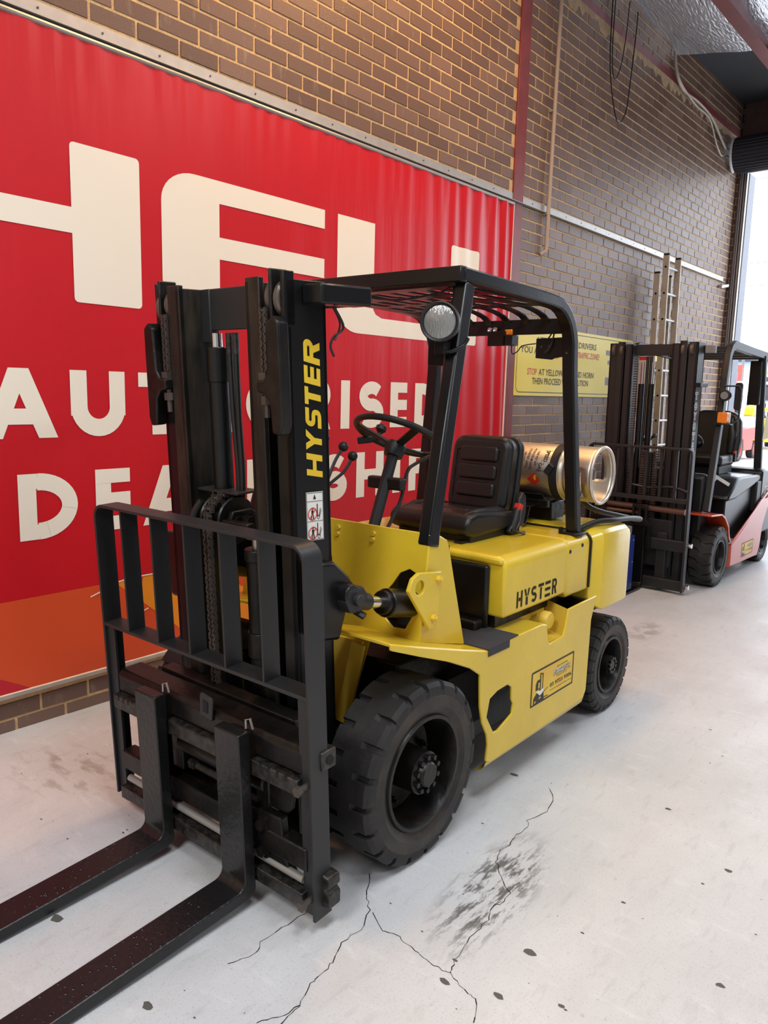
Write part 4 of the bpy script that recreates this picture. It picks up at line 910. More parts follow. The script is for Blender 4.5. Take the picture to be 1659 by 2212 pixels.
# ---- mast (leaning slightly forward)
mast = None
for s in (1, -1):
    mb = M1(); xs_ = lambda a, b: sorted((s*a, s*b))
    a, b = xs_(.297, .317); mb.box(a, b, .055, .222, .06, 1.925); a, b = xs_(.255, .317); mb.box(a, b, .055, .073, .06, 1.79); a, b = xs_(.302, .317); mb.box(a, b, .045, .09, 1.79, 1.948); a, b = xs_(.25, .317); mb.box(a, b, .205, .222, .06, 1.90)
    orail = put('outer_mast_rail', mb, BLK, A, bevel=.003)
    if s == 1: mast = orail
    mb = M1(); a, b = xs_(.165, .183); mb.box(a, b, .03, .19, .09, 1.925); a, b = xs_(.165, .228); mb.box(a, b, .03, .050, .09, 1.935); a, b = xs_(.165, .228); mb.box(a, b, .172, .19, .09, 1.92)
    irail = put('inner_mast_rail', mb, GREASE, A, bevel=.003)
    a, b = xs_(.268, .279); mb = M1(); mb.box(a, b, .03, .10, 1.60, 1.955); put('roller_plate', mb, GRIME, orail, bevel=.004)
    for (u, w, r) in ((.252, 1.875, .054), (.293, 1.868, .058)):
        a, b = xs_(u-.013, u+.009); mb = M1(); mb.lathe([(a, .012), (a, r-.006), (a+.005, r), (b-.005, r), (b, r-.006), (b, .012)], (0, .090, w), 'x', 28); put('mast_roller', mb, ROLL_, orail, smooth=30)
    # chain, anchor rod and bracket
    mb = M1(); u = s*.246
    for k in range(14):
        w = 1.835-k*.0135; o_ = .006 if k % 2 else .011
        for d in (-1, 1): mb.box(u+d*o_-.002, u+d*o_+.002, .021, .037, w-.010, w+.010)
        mb.cyl((u-.014, .029, w), (u+.014, .029, w), .005, 6)
    put('lift_chain', mb, CHAINM, orail, smooth=0, kind='stuff')
    mb = M1(); mb.box(u-.015, u+.015, .012, .042, 1.625, 1.655); mb.cyl((u, .028, 1.63), (u, .028, 1.52), .009, 10); mb.cyl((u, .028, 1.585), (u, .028, 1.56), .017, 6); put('chain_anchor', mb, CHAINM, orail)
    mb = M1(); mb.prism([(s*.335, 1.80), (s*.31, 1.82), (s*.283, 1.80), (s*.278, 1.66), (s*.262, 1.635), (s*.230, 1.632), (s*.230, 1.597), (s*.262, 1.592), (s*.285, 1.565), (s*.292, 1.475), (s*.325, 1.470), (s*.338, 1.50)], 'y', .002, .045); put('anchor_bracket', mb, GRIME, orail, bevel=.006)
    # mast support casting that takes the tilt rod
    mb = M1(); a, b = xs_(.317, .40); mb.prism([(.075, 1.075), (.15, 1.065), (.215, 1.005), (.245, .965), (.235, .92), (.205, .90), (.165, .80), (.085, .82)], 'x', a, b); cs = put('tilt_casting', mb, BLK, orail, bevel=.012, seg=3)
    a, b = xs_(.38, .44); mb = M1(); mb.cyl((a, .185, .955), (b, .185, .955), .034, 16); put('pivot_boss', mb, BLK, cs, bevel=.004)
    # upper ear running back along the rail
    a, b = xs_(.317, .395); mb = M1(); mb.prism([(a, .118), (b, .125), (b, .345), (b-.018*s*0, .352), (a, .352)], 'z', 1.853, 1.912); put('mast_ear', mb, BLK, orail, bevel=.008, seg=3)
mb = M1(); mb.box(-.185, .185, .125, .145, 1.79, 1.925); mb.box(-.185, -.12, .12, .15, 1.75, 1.925); put('upper_crossbar', mb, BLKS, mast, bevel=.004)
mb = M1(); mb.box(-.372, .372, .325, .352, 1.855, 1.905); put('outer_crossbar', mb, BLK, mast, bevel=.005)
for (a, b, c, d, e, f) in ((-.317, .317, .19, .225, .12, .26), (-.317, .317, .20, .225, .95, 1.06), (-.18, .18, .15, .185, .10, .18)):
    mb = M1(); mb.box(a, b, c, d, e, f); put('lower_crossbar', mb, GRIME, mast, bevel=.004)
mb = M1(); mb.cyl((-.085, .115, 1.78), (-.085, .115, 1.70), .019, 16); put('lift_rod', mb, CHR, mast)
mb = M1(); mb.cyl((-.085, .115, 1.72), (-.085, .115, .15), .034, 18); mb.cyl((-.085, .115, 1.735), (-.085, .115, 1.62), .038, 18); lcyl = put('lift_cylinder', mb, BLK, mast, bevel=.003)
mb = M1(); mb.cyl((.085, .105, 1.06), (.085, .105, .15), .040, 20); mb.cyl((.085, .105, 1.07), (.085, .105, 1.03), .046, 20); mb.cyl((.085, .105, .78), (.085, .105, .69), .047, 20); put('free_lift_cylinder', mb, GRIME, mast, bevel=.003)
mb = M1(); mb.cyl((.085, .105, 1.13), (.085, .105, 1.06), .018, 14); put('lift_rod', mb, STEEL, mast)
for u in (-.028, .004):
    mb = M1(); mb.tube([(u, .12, 1.78), (u, .12, 1.71)], .012, 10); ft = put('hose_fitting', mb, WORN, mast)
    mb = M1(); mb.tube(smooth_path([(u, .12, 1.73), (u*.8, .12, 1.5), (u*.6+.005, .12, 1.3), (u*.6, .11, 1.1)]), .0105, 10); put('hose', mb, PLAS, mast)
mb = M1(); mb.tube(smooth_path([(-.13, .05, 1.22), (-.155, .03, 1.16), (-.16, .02, 1.05), (-.155, .02, .9), (-.14, .02, .6)]), .014, 10); put('hose', mb, PLAS, mast)
# hoist chain wheel on the crosshead
mb = M1(); mb.box(-.165, .045, .06, .16, 1.252, 1.260); mb.box(-.085, -.078, .06, .14, 1.13, 1.255); put('crosshead_plate', mb, BLKS, mast, bevel=.002)
for (u, r) in ((-.075, .075), (.02, .078)):
    mb = M1(); mb.lathe([(-.006, .02), (-.006, r), (.0, r+.004), (.006, r), (.006, .02)], (u, .075, 1.165), 'x', 32); put('chain_wheel', mb, GRIME, mast, smooth=30)
mb = M1(); mb.cyl((-.09, .075, 1.165), (.10, .075, 1.165), .022, 16); put('chain_wheel_axle', mb, GRIME, mast)
mb = M1(); mb.prism([(.02, 1.18), (.03, 1.205), (.11, 1.205), (.13, 1.19), (.13, 1.12), (.11, 1.14), (.03, 1.145)], 'x', .04, .06); mb.box(.035, .16, .0, .03, 1.155, 1.18); wb = put('wheel_yoke', mb, GRIME, mast, bevel=.004)
for (v, w) in ((.045, 1.175), (.115, 1.17)):
    mb = M1(); mb.cyl((.06, v, w), (.072, v, w), .014, 6); put('bolt', mb, GRIME, wb, smooth=0)
mb = M1(); uc = -.028
path = [(.075+.085*math.cos(a), 1.165+.085*math.sin(a)) for a in [PI*.15+i*PI*.85/10 for i in range(11)]]+[(-.010, 1.165-.0165*k) for k in range(1, 46)]
for k, (v, w) in enumerate(path):
    o_ = .007 if k % 2 else .0135
    for d in (-1, 1): mb.box(uc+d*o_-.0028, uc+d*o_+.0028, v-.009, v+.009, w-.012, w+.012)
    mb.cyl((uc-.018, v, w), (uc+.018, v, w), .0058, 6)
put('hoist_chain', mb, CHAINM, mast, smooth=0, kind='stuff')
mb = M1(); mb.tube(smooth_path([(.335, .24, 1.85), (.345, .27, 1.79), (.335, .235, 1.76), (.33, .225, 1.73), (.335, .235, 1.70)]), .004, 6).tube(smooth_path([(.33, .24, 1.85), (.335, .265, 1.80), (.34, .235, 1.75)]), .003, 6); put('mast_wire', mb, PLAS, mast)
# brand lettering up the rail side, warning label
gl = []; zz = 1.323; W_ = {'H': .078, 'Y': .072, 'S': .066, 'T': .062, 'E': .062, 'R': .078}
for ch in 'HYSTER':
    gl.append((ch, zz, zz+W_[ch]-.010)); zz += W_[ch]
lp = letters(gl, 0, .070, .019, True, .22)
k_ = (1.752-1.323)/(zz-1.323)
printed('brand_lettering', lp, lambda a, b: MX @ Vector((.3182, .187-b, 1.323+(a-1.323)*k_)), LETY, mast)
LB = lambda v, w, d=0: MX @ Vector((.3180+d, v, w))
lab = printed('warning_label', [[(.110, 1.128), (.186, 1.122), (.186, 1.279), (.110, 1.284)]], lambda v, w: LB(v, w), WHT, mast)
ln_ = []
fr_ = [(.112, 1.130), (.184, 1.125), (.184, 1.276), (.112, 1.281)]
for a, b in zip(fr_, fr_[1:]+fr_[:1]): ln_ += band([a, b], .0016)
for w in (1.252, 1.188): ln_ += band([(.112, w+.002), (.184, w-.003)], .0014)
ln_ += [[(.147, 1.274), (.153, 1.258), (.140, 1.259)]]
for w0 in (1.212, 1.150):
    ln_ += [circ(.136, w0+.017, .004, 8), [(.131, w0+.012), (.141, w0+.012), (.140, w0-.004), (.132, w0-.004)], [(.131, w0-.004), (.1345, w0-.004), (.133, w0-.018), (.129, w0-.018)], [(.1365, w0-.004), (.141, w0-.004), (.143, w0-.018), (.139, w0-.018)]]
    ln_ += band([(.158, w0+.03), (.158, w0-.012)], .004)+band([(.172, w0+.015), (.164, w0-.014)], .0025)+band([(.176, w0+.008), (.168, w0-.010)], .002)
    ln_ += band([(.163+.006*math.cos(a), w0-.014+.006*math.sin(a)) for a in [i*PI/5 for i in range(11)]], .002)
printed('label_print', ln_, lambda v, w: LB(v, w, .0005), INK, lab)
rd_ = []
for w0 in (1.212, 1.150):
    rd_ += band([(.136+.019*math.cos(a), w0+.019*math.sin(a)) for a in [i*PI/12 for i in range(25)]], .0035)+band([(.149, w0+.013), (.123, w0-.013)], .003)
printed('label_prohibition', rd_, lambda v, w: LB(v, w, .0009), REDP, lab)

# ---- carriage with side shift
mb = M1(); mb.prism([(-.150, .512), (-.150, .575), (-.135, .592), (-.055, .592), (-.045, .58), (-.045, .512)], 'x', -.415, .53)
car = put('carriage_top_beam', mb, GRIME, A, bevel=.004)
mb = M1(); mb.box(-.425, .53, -.172, -.13, .452, .503); fb = put('fork_bar', mb, WORN, car, bevel=.004)
for k in range(4):
    u = .37+k*.036; mb = M1(); mb.box(u, u+.010, -.1724, -.155, .486, .5035); put('bar_notch', mb, HOLE, fb, smooth=0)
for k in range(3):
    u = -.395+k*.03; mb = M1(); mb.box(u, u+.010, -.1724, -.155, .486, .5035); put('bar_notch', mb, HOLE, fb, smooth=0)
mb = M1(); mb.cyl((-.10, -.105, .40), (.34, -.105, .40), .036, 20); mb.box(-.14, -.08, -.13, -.06, .30, .46); mb.box(.30, .36, -.13, -.06, .30, .46); put('sideshift_cylinder', mb, GRIME, car, bevel=.006)
mb = M1(); mb.cyl((-.06, -.115, .335), (.30, -.115, .33), .012, 10); mb.box(-.05, -.02, -.13, -.10, .325, .35); put('sideshift_pipe', mb, WORN, car)
mb = M1(); mb.box(-.30, .40, -.045, .01, .10, .60); mb.box(-.28, -.20, -.12, -.03, .10, .56); mb.box(.14, .24, -.12, -.03, .10, .56); put('carriage_plate', mb, GRIME, car, bevel=.004)
mb = M1(); mb.box(-.425, .54, -.155, -.10, .20, .275); put('lower_beam', mb, GRIME, car, bevel=.006)
mb = M1(); mb.cyl((-.40, -.145, .165), (.52, -.145, .165), .013, 12); put('slide_rod', mb, mat('dull_rod_steel', (.34, .33, .31), .4, metal=.4), car)
mb = M1(); mb.box(-.425, .535, -.172, -.118, .088, .136); put('lower_fork_bar', mb, WORN, car, bevel=.004)
mb = M1(); mb.prism([(.30, .425), (.47, .425), (.455, .36), (.43, .335), (.305, .335)], 'y', -.125, -.11); mb.prism([(.295, .325), (.43, .332), (.44, .21), (.475, .14), (.297, .138)], 'y', -.15, -.118); hk = put('hook_plate', mb, GRIME, car, bevel=.005)
for w in (.287, .196):
    mb = M1(); mb.cyl((.352, -.15, w), (.352, -.156, w), .026, 20); mb.cyl((.352, -.156, w), (.352, -.172, w), .0175, 6); put('bolt', mb, GRIME, hk, smooth=20)
mb = M1(); mb.prism([(.12-.05, .565), (.075, .64), (.085, .648), (.135, .640), (.14, .63), (.132, .560)], 'y', -.158, -.150); la = put('carriage_latch', mb, BLKS, car, bevel=.003)
mb = M1(); mb.prism([(.090, .585), (.093, .625), (.118, .621), (.114, .582)], 'y', -.160, -.157); put('latch_slot', mb, HOLE, la, smooth=0)
mb = M1(); mb.box(.53, .585, -.12, -.06, .525, .585); el = put('end_lug', mb, WORN, car, bevel=.006); mb = M1(); mb.cyl((.584, -.09, .555), (.589, -.09, .555), .014, 12); put('lug_hole', mb, HOLE, el)
mb = M1(); mb.plate([(.53, .195), (.60, .19), (.602, .155), (.59, .145), (.602, .135), (.60, .085), (.53, .08)], [], 'y', -.125, -.075); put('end_hook', mb, WORN, car, bevel=.006)
for w in (.49, .12):
    mb = M1(); mb.cyl((.555, -.19, w), (.555, -.11, w), .010, 10); mb.cyl((.555, -.20, w), (.555, -.185, w), .016, 6); put('bolt', mb, CHAINM, car)
# ---- load backrest
BL0, BL1, V0, V1, WT = -.475, .575, -.160, -.088, 1.197
c_ = .045; mid_v = (V0+V1)/2; dv = V1-V0
mb = M1(); P = [(BL0+.004, mid_v, .085), (BL0+.004, mid_v, WT-c_)]+[(BL0+.004+c_-c_*math.cos(a), mid_v, WT-c_+c_*math.sin(a)) for a in [i*PI/12 for i in range(1, 7)]]+[(BL1-.004-c_+c_*math.sin(a), mid_v, WT-c_+c_*math.cos(a)) for a in [i*PI/12 for i in range(0, 7)]]+[(BL1-.004, mid_v, .052)]
mb.sweep(P, dv, .010, (0, 1, 0)); lbk = put('load_backrest', mb, BLKS, A, bevel=.0015, smooth=50)
mb = M1(); mb.box(BL0+.008, BL1-.008, V0+.002, V1, .752, .764); put('middle_bar', mb, BLKS, lbk, bevel=.0015)
for k in range(5):
    u = BL0+.175*(k+1)-.012; mb = M1(); mb.box(u-.004, u+.004, V0+.003, V1-.004, .764, WT); put('backrest_bar', mb, BLKS, lbk, bevel=.001)
for u0_, u1_ in ((BL0+.008, BL0+.052), (BL1-.055, BL1-.008)):
    mb = M1(); mb.box(u0_, u1_, V0+.012, V0+.022, .06, .752); put('upright_flange', mb, BLKS, lbk, bevel=.001)
# ---- forks
DROP = mat('water', (.012, .008, .008), .16, spec=.5)
for u in (.281, -.142):
    hw = .0575; mb = M1()
    F0, TH_ = -.222, .042; zt = .088
    prof = [(F0, .602), (F0+TH_, .602), (F0+TH_, zt-.005)]+[(F0+TH_-.035+.035*math.cos(a), zt-.012+.030*math.sin(a)-.0) for a in [-i*PI/12 for i in range(0, 7)]]+[(F0-.30, zt-.042), (F0-.75, zt-.034), (-1.28, zt-.012), (-1.295, zt-.006), (-1.28, zt)]+[(F0-.028, zt)]+[(F0-.028+.028*math.sin(a), zt+.028-.028*math.cos(a)) for a in [i*PI/8 for i in range(1, 5)]]
    mb.prism(prof, 'x', u-hw, u+hw); fk = put('fork', mb, FORKM, A, bevel=.004)
    mb = M1(); mb.prism([(F0+TH_, .60), (F0+TH_+.03, .585), (F0+TH_+.05, .545), (F0+TH_+.05, .505), (F0+TH_, .49)], 'x', u-hw+.01, u+hw-.01); put('fork_hook', mb, GRIME, fk, bevel=.008)
    mb = M1(); rd = random.Random(int(u*1000))
    for _ in range(110):   # water drops on the blade
        x, y, r_ = u+rd.uniform(-.05, .05), rd.uniform(-1.25, -.34), rd.choice((.002, .0026, .0034, .0046))
        mb.lathe([(0, r_), (r_*.35, r_*.75), (r_*.5, .0003)], (x, y, zt), 'z', 7)
    put('water_drop', mb, DROP, fk, smooth=60, kind='stuff')
    mb = M1(); mb.tube([(u+.035, F0+.05, .60), (u+.03, F0+.055, .625), (u+.045, F0+.06, .632), (u+.055, F0+.06, .60)], .004, 6); put('lock_pin', mb, STEEL, fk)
# ---- dealer decal on the side panel
def decal(par, fn, m_grd=DECO):
    d = printed('dealer_decal', [[(0, 0), (1, 0), (1, 1), (0, 1)]], lambda a, b: fn(a, b, 0), m_grd, par)
    e = []
    for p in band([(.012, .02), (.988, .02)], .05)+band([(.012, .98), (.988, .98)], .05)+band([(.010, 0), (.010, 1)], .022)+band([(.990, 0), (.990, 1)], .022): e.append(p)
    e += text_polys('SECONDHAND', .58, .79, .045, .26, .01)+text_polys('SALES & SERVICE', .585, .50, .035, .25, .01)+text_polys('03 9723 9306', .43, .29, .115, .53, .02)+text_polys('www.secondhandforklifts.com.au', .43, .17, .04, .53, .005)
    # little truck drawing
    e += [[(.06, .02), (.30, .02), (.28, .30), (.24, .22), (.13, .34), (.06, .22)], [(.10, .42), (.20, .42), (.20, .70), (.13, .70), (.10, .60)], [(.19, .36), (.21, .36), (.21, .88), (.19, .88)], [(.245, .36), (.262, .36), (.262, .84), (.245, .84)], [(.19, .85), (.26, .81), (.26, .84), (.19, .88)], [(.28, .25), (.39, .33), (.385, .345), (.28, .27)], [(.28, .09), (.40, .08), (.40, .10), (.28, .12)]]
    printed('decal_print', e, lambda a, b: fn(a, b, .0006), INK, d)
    w_ = [[(.10, .40), (.14, .40), (.20, .36), (.27, .40), (.28, .30), (.20, .22), (.12, .36)]]
    printed('decal_white', text_polys('FORKLIFTS', .505, .60, .15, .40, .03)+w_, lambda a, b: fn(a, b, .0010), WHT, d)
    printed('decal_shadow', text_polys('FORKLIFTS', .512, .578, .15, .405, .045), lambda a, b: fn(a, b, .0008), INK, d)
    printed('decal_yellow', [[(.155, .45), (.185, .45), (.185, .62), (.155, .62)], [(.215, .42), (.24, .42), (.24, .72), (.215, .72)], [(.18, .12), (.22, .14), (.22, .19), (.18, .17)], [(.08, .06), (.11, .08), (.10, .14), (.08, .11)]], lambda a, b: fn(a, b, .0011), DECY, d)
decal(sp, lambda a, b, d: (.5726+d, .834+a*.392, .312+b*.152))
# ---- gas bottle and its cradle
gb = thing('gas_bottle', 'aluminium gas bottle lying across the back of the yellow forklift', 'gas bottle', F1.location, math.radians(1.0))
GC = Vector((0, 1.655, 1.225)); GR = .137
mb = MB(); mb.lathe([(-.37, .001), (-.37, .06), (-.355, .10), (-.32, .13), (-.28, GR), (.29, GR), (.31, GR-.005), (.325, GR-.02), (.335, GR-.05), (.345, .05), (.348, .001)], GC, 'x', 48); bot = put('bottle', mb, ALU, gb, smooth=45)
col = MB(); prof_o = []
n = 48; vs = []; fs = []
xs2 = [.315, .335, .35, .385, .415, .445, .462]
for x in xs2:
    for k in range(n): vs.append(GC+Vector((x, GR*math.cos(2*PI*k/n), GR*math.sin(2*PI*k/n))))
for i in range(len(xs2)-1):
    for k in range(n):
        a = 360*(k+.5)/n
        if 1 <= i <= 3 and (165 < a < 235 or 345 < a < 415 or a < 55): continue   # hand holes in the guard collar
        fs.append((i*n+k, i*n+(k+1) % n, (i+1)*n+(k+1) % n, (i+1)*n+k))
cl_ = put('collar', MB().add(vs, fs), ALU, gb, smooth=60); sm = cl_.modifiers.new('thick', 'SOLIDIFY'); sm.thickness = .005
mb = MB(); ringp = [GC+Vector((.464, GR*math.cos(t), GR*math.sin(t))) for t in [2*PI*i/48 for i in range(49)]]; mb.tube(ringp, .009, 10, cap=False); put('collar_rim', mb, ALU, cl_)
for x in (-.22, .285):
    mb = MB(); mb.tube([GC+Vector((x, (GR+.0)*math.cos(t), (GR+.0)*math.sin(t))) for t in [2*PI*i/48 for i in range(49)]], .004, 6, cap=False); put('weld_bead', mb, ALU, bot)
mb = MB(); mb.cyl(GC+Vector((.34, 0, 0)), GC+Vector((.40, 0, 0)), .022, 14).cyl(GC+Vector((.375, .0, 0)), GC+Vector((.375, -.06, .02)), .014, 10).cyl(GC+Vector((.40, 0, 0)), GC+Vector((.42, 0, 0)), .030, 14); put('valve', mb, CHR, gb, bevel=.002)
mb = MB(); mb.cyl(GC+Vector((.34, .06, .05)), GC+Vector((.37, .06, .05)), .02, 10); put('gauge', mb, CHR, gb, bevel=.003)
def onbot(a, b):   # a: along the axis, b: arc length down the front face
    t = b/GR; return GC+Vector((a, -(GR+.0012)*math.cos(t), (GR+.0012)*math.sin(t)))
def bt_text(body, x, t, h, w, bold=.01):
    # lines run round the bottle: text x-direction = downwards, letters' up = +axis
    return printed('bottle_print', text_polys(body, 0, 0, h, w, bold), lambda a, b: onbot(x+b, t-a), INK, bot)
bt_text('SPEED', .205, .125, .021, .070, .02); bt_text('GAS', .182, .050, .021, .045, .02); bt_text('1300 427 669', .158, .118, .013, .085); bt_text('PETROLEUM GASES', .133, .132, .013, .12); bt_text('LIQUEFIED (LPG)', .110, .130, .013, .11); bt_text('UN 1075', .087, .105, .013, .055); bt_text('15KG FORKLIFT', .064, .11, .010, .075)
for x_ in (.112, .078):
    pass
printed('bottle_print', [[(.230, .125), (.230, .05), (.233, .05), (.233, .125)], [(.207, .05), (.207, .005), (.210, .005), (.210, .05)], [(.197, .125), (.197, .055), (.200, .055), (.200, .125)], [(.174, .05), (.174, .005), (.177, .005), (.177, .05)]], lambda a, b: onbot(a, b), INK, bot)
printed('hazard_diamond', [clip([(.160, -.075), (.197, -.038), (.160, .0), (.123, -.038)], 1, -.075+k*.005, -.070+k*.005) for k in range(15)], lambda a, b: onbot(a, b), REDP, bot)
printed('hazard_flame', [[(.167, -.043), (.177, -.033), (.171, -.023), (.179, -.018), (.167, -.013), (.159, -.027)]], lambda a, b: onbot(a, b)+Vector((0, -.0015, 0)), LETY, bot)
strap = put('bottle_strap', MB().lathe([(-.022, GR+.001), (-.022, GR+.005), (.022, GR+.005), (.022, GR+.001)], GC+Vector((.265, 0, 0)), 'x', 40), BLKS, A, smooth=40)
mb = MB(); mb.bar(GC+Vector((.25, -GR-.01, .02)), GC+Vector((.285, -GR*.75, .105)), .012, .012).bar(GC+Vector((.235, -GR-.012, .0)), GC+Vector((.265, -GR-.012, .045)), .02, .03); put('strap_clamp', mb, BLKS, strap, bevel=.002)
mb = MB(); mb.prism([(1.54, 1.075), (1.77, 1.075), (1.79, 1.12), (1.77, 1.10), (1.655, 1.075), (1.55, 1.10), (1.52, 1.12)], 'x', -.33, .22); mb.box(-.33, .24, 1.53, 1.56, 1.05, 1.09); mb.box(-.33, .24, 1.75, 1.78, 1.05, 1.09); mb.box(-.2, .24, 1.58, 1.72, .985, 1.075); cr_ = put('bottle_cradle', mb, GRIME, A, bevel=.004)
mb = MB(); mb.sweep([(.13, 1.28, .972), (.13, 1.40, .974), (.13, 1.42, 1.0), (.13, 1.44, 1.06), (.13, 1.50, 1.065), (.13, 1.60, 1.062)], .13, .006, (1, 0, 0)); cp = put('cradle_strap', mb, BLK, cr_, bevel=.002); put('strap_bolt', MB().cyl((.165, 1.31, .975), (.165, 1.31, .988), .012, 6), CHR, cp)
hose = put('gas_hose', MB().tube(smooth_path([(.44, 1.47, .975), (.47, 1.62, 1.0), (.50, 1.75, .997), (.50, 1.9, .988), (.49, 2.05, .972), (.47, 2.18, .950), (.44, 2.19, .945), (.40, 2.0, .985), (.37, 1.88, 1.012), (.34, 1.78, 1.05), (.31, 1.70, 1.12)], 8), .014, 12), PLAS, A)
# ================================================================ FORKLIFT 2 (orange and black, behind)
F2 = thing('forklift', 'orange and black electric forklift parked behind the gas bottle near the doorway', 'forklift', (.93, 2.66, 0), 0)
A = F2
wheel(A, 'front_wheel', .565, .06, .262, .19, .150, 18, 1, .05, tread=RUB, zig=True, groove=.012)
wheel(A, 'front_wheel', -.565, .06, .262, .19, .150, 18, -1, .05, zig=True, groove=.012)
wheel(A, 'rear_wheel', .545, 1.50, .225, .16, .13, 18, 1, .05, zig=True, groove=.010)
wheel(A, 'rear_wheel', -.545, 1.50, .225, .16, .13, 18, -1, .05, zig=True, groove=.010)
put('chassis', MB().box(-.40, .40, -.05, 1.65, .12, .60).box(-.36, .36, -.15, .1, .2, .55), GRIME, A, bevel=.02)
for s in (1, -1):
    a, b = sorted((s*.575, s*.555)); mb = MB()
    mb.plate([(.335, .33), (.345, .135), (1.20, .115), (1.265, .20), (1.30, .40), (1.42, .56), (1.60, .66), (1.60, .80), (1.40, .66), (1.20, .66), (.80, .485)], [], 'x', a, b); fp = put('side_panel', mb, ORNG, A, bevel=.004)
    put('panel_edge', MB().bar((s*.566, .335, .335), (s*.566, 1.42, .715), .022, .012, (1, 0, 0)), ORNG, fp, bevel=.003)
    mb = MB(); mb.add([(s*.572, .33, .33), (s*.572, .345, .13), (s*.40, .29, .10), (s*.40, .29, .34)], [(0, 1, 2, 3)])
    a, b = sorted((s*.57, s*.30)); mb.prism([(-.28, .648), (.01, .628), (.10, .590), (.215, .50), (.26, .40), (.335, .335), (.335, .35), (.275, .42), (.23, .515), (.11, .605), (.01, .643), (-.28, .663)], 'x', a, b); put('fender', mb, ORNG, fp, bevel=.003)
    put('step_plate', MB().box(a, b, .26, .52, .345, .36), GREYP, fp)
mb = MB(); mb.prism([(.30, .25), (.30, .74), (.46, .76), (1.12, .80), (1.12, .25)], 'x', -.50, .50); bb_ = put('battery_case', mb, BLK, A, bevel=.01)
mb = MB(); mb.prism([(.26, .72), (.26, .765), (.50, .90), (.62, .915), (1.16, .90), (1.24, .91), (1.24, .84), (1.0, .80), (.5, .725)], 'x', -.535, .535); hood2 = put('hood', mb, BLK, A, bevel=.025, seg=3)
printed('hood_stripe', [[(.30, .30), (.50, .33), (.40, .49), (.36, .49), (.44, .36), (.30, .345)]], lambda a, b: (b+.0, a+.02, .795+(a-.28)*.60), WHT, hood2)
mb = MB(); mb.prism([(1.22, .30), (1.22, .93), (1.30, .955), (1.72, .90), (1.80, .80), (1.80, .40), (1.7, .3)], 'x', -.55, .55); cw2 = put('counterweight', mb, BLK, A, bevel=.03, seg=3)
printed('model_lettering', text_polys('25', 1.33, .70, .085, .14, .02), lambda y, z: (.5512, y, z), WHT, cw2)
printed('model_lettering', text_polys('SERIES', 1.36, .655, .03, .15, .01), lambda y, z: (.5512, y, z), WHT, cw2)
put('side_tower', MB().box(.44, .545, 1.10, 1.24, .55, .84), PLAS, A, bevel=.012)
decal(fp, lambda a, b, d: (.5755+d, .66+a*.36, .17+b*.13))
# floor, dash
put('dashboard', MB().prism([(-.08, .34), (-.08, .95), (-.02, .98), (.06, .95), (.12, .60), (.12, .34)], 'x', -.38, .42), PLAS, A, bevel=.02)
# guard
for s in (1, -1):
    mb = MB(); P = [(s*.455, -.06, .655), (s*.45, .10, 1.42), (s*.435, .20, 1.86), (s*.43, .235, 1.98), (s*.43, .28, 2.045), (s*.43, .36, 2.075), (s*.43, .9, 2.05), (s*.43, 1.42, 2.03)]
    mb.sweep(P, .05, .07, (1, 0, 0)); gp = put('guard_side_tube', mb, BLKS, A, bevel=.006)
    mb = MB(); mb.bar((s*.44, 1.46, .90), (s*.43, 1.29, 2.03), .05, .07, (1, 0, 0)); put('guard_rear_leg', mb, BLKS, A, bevel=.006)
for y, z in ((.33, 2.055), (.62, 2.05), (.9, 2.04), (1.18, 2.03), (1.40, 2.02)):
    put('roof_bar', MB().box(-.43, .43, y-.02, y+.02, z-.02, z+.01), BLKS, A, bevel=.004)
# front corner lights
mb = MB(); mb.box(.43, .56, .02, .10, 1.395, 1.405); lm = put('lamp_bracket', mb, BLKS, A)
put('indicator', MB().prism(rrect(.455, .535, 1.41, 1.50, .012), 'y', .0, .065), AMB, lm, bevel=.006); put('indicator_back', MB().box(.455, .54, .065, .085, 1.41, 1.50), WHT, lm, bevel=.004)
mb = MB(); mb.lathe([(-.05, .001), (-.045, .045), (-.02, .048), (.03, .036), (.05, .03), (.05, .001)], (.50, .04, 1.64), 'y', 24); wl = put('work_lamp', mb, PLAS, lm, smooth=40); put('lens', MB().lathe([(-.052, .001), (-.052, .032)], (.50, .04, 1.64), 'y', 20), GLS, wl)
mb = MB(); mb.tube([(.46, .10, 1.72), (.58, .10, 1.72), (.60, .10, 1.69), (.60, .10, 1.45), (.54, .10, 1.40)], .008, 6); mr_f = put('mirror_bracket', mb, BLKS, lm)
mb = MB(); mb.prism(rrect(.545, .605, 1.52, 1.75, .022, 5), 'y', .11, .135); put('mirror', mb, PLAS, mr_f, bevel=.006)
put('rear_box', MB().box(.335, .445, 1.24, 1.30, 1.56, 1.98), BLK, A, bevel=.01)
mb = MB(); mb.add([(.475, 1.38, 1.22), (.485, 1.62, 1.24), (.475, 1.62, 1.46), (.475, 1.42, 1.45)], [(0, 1, 2, 3)]); tagc = put('paper_tag', mb, CARD, A, norm=False, smooth=0)
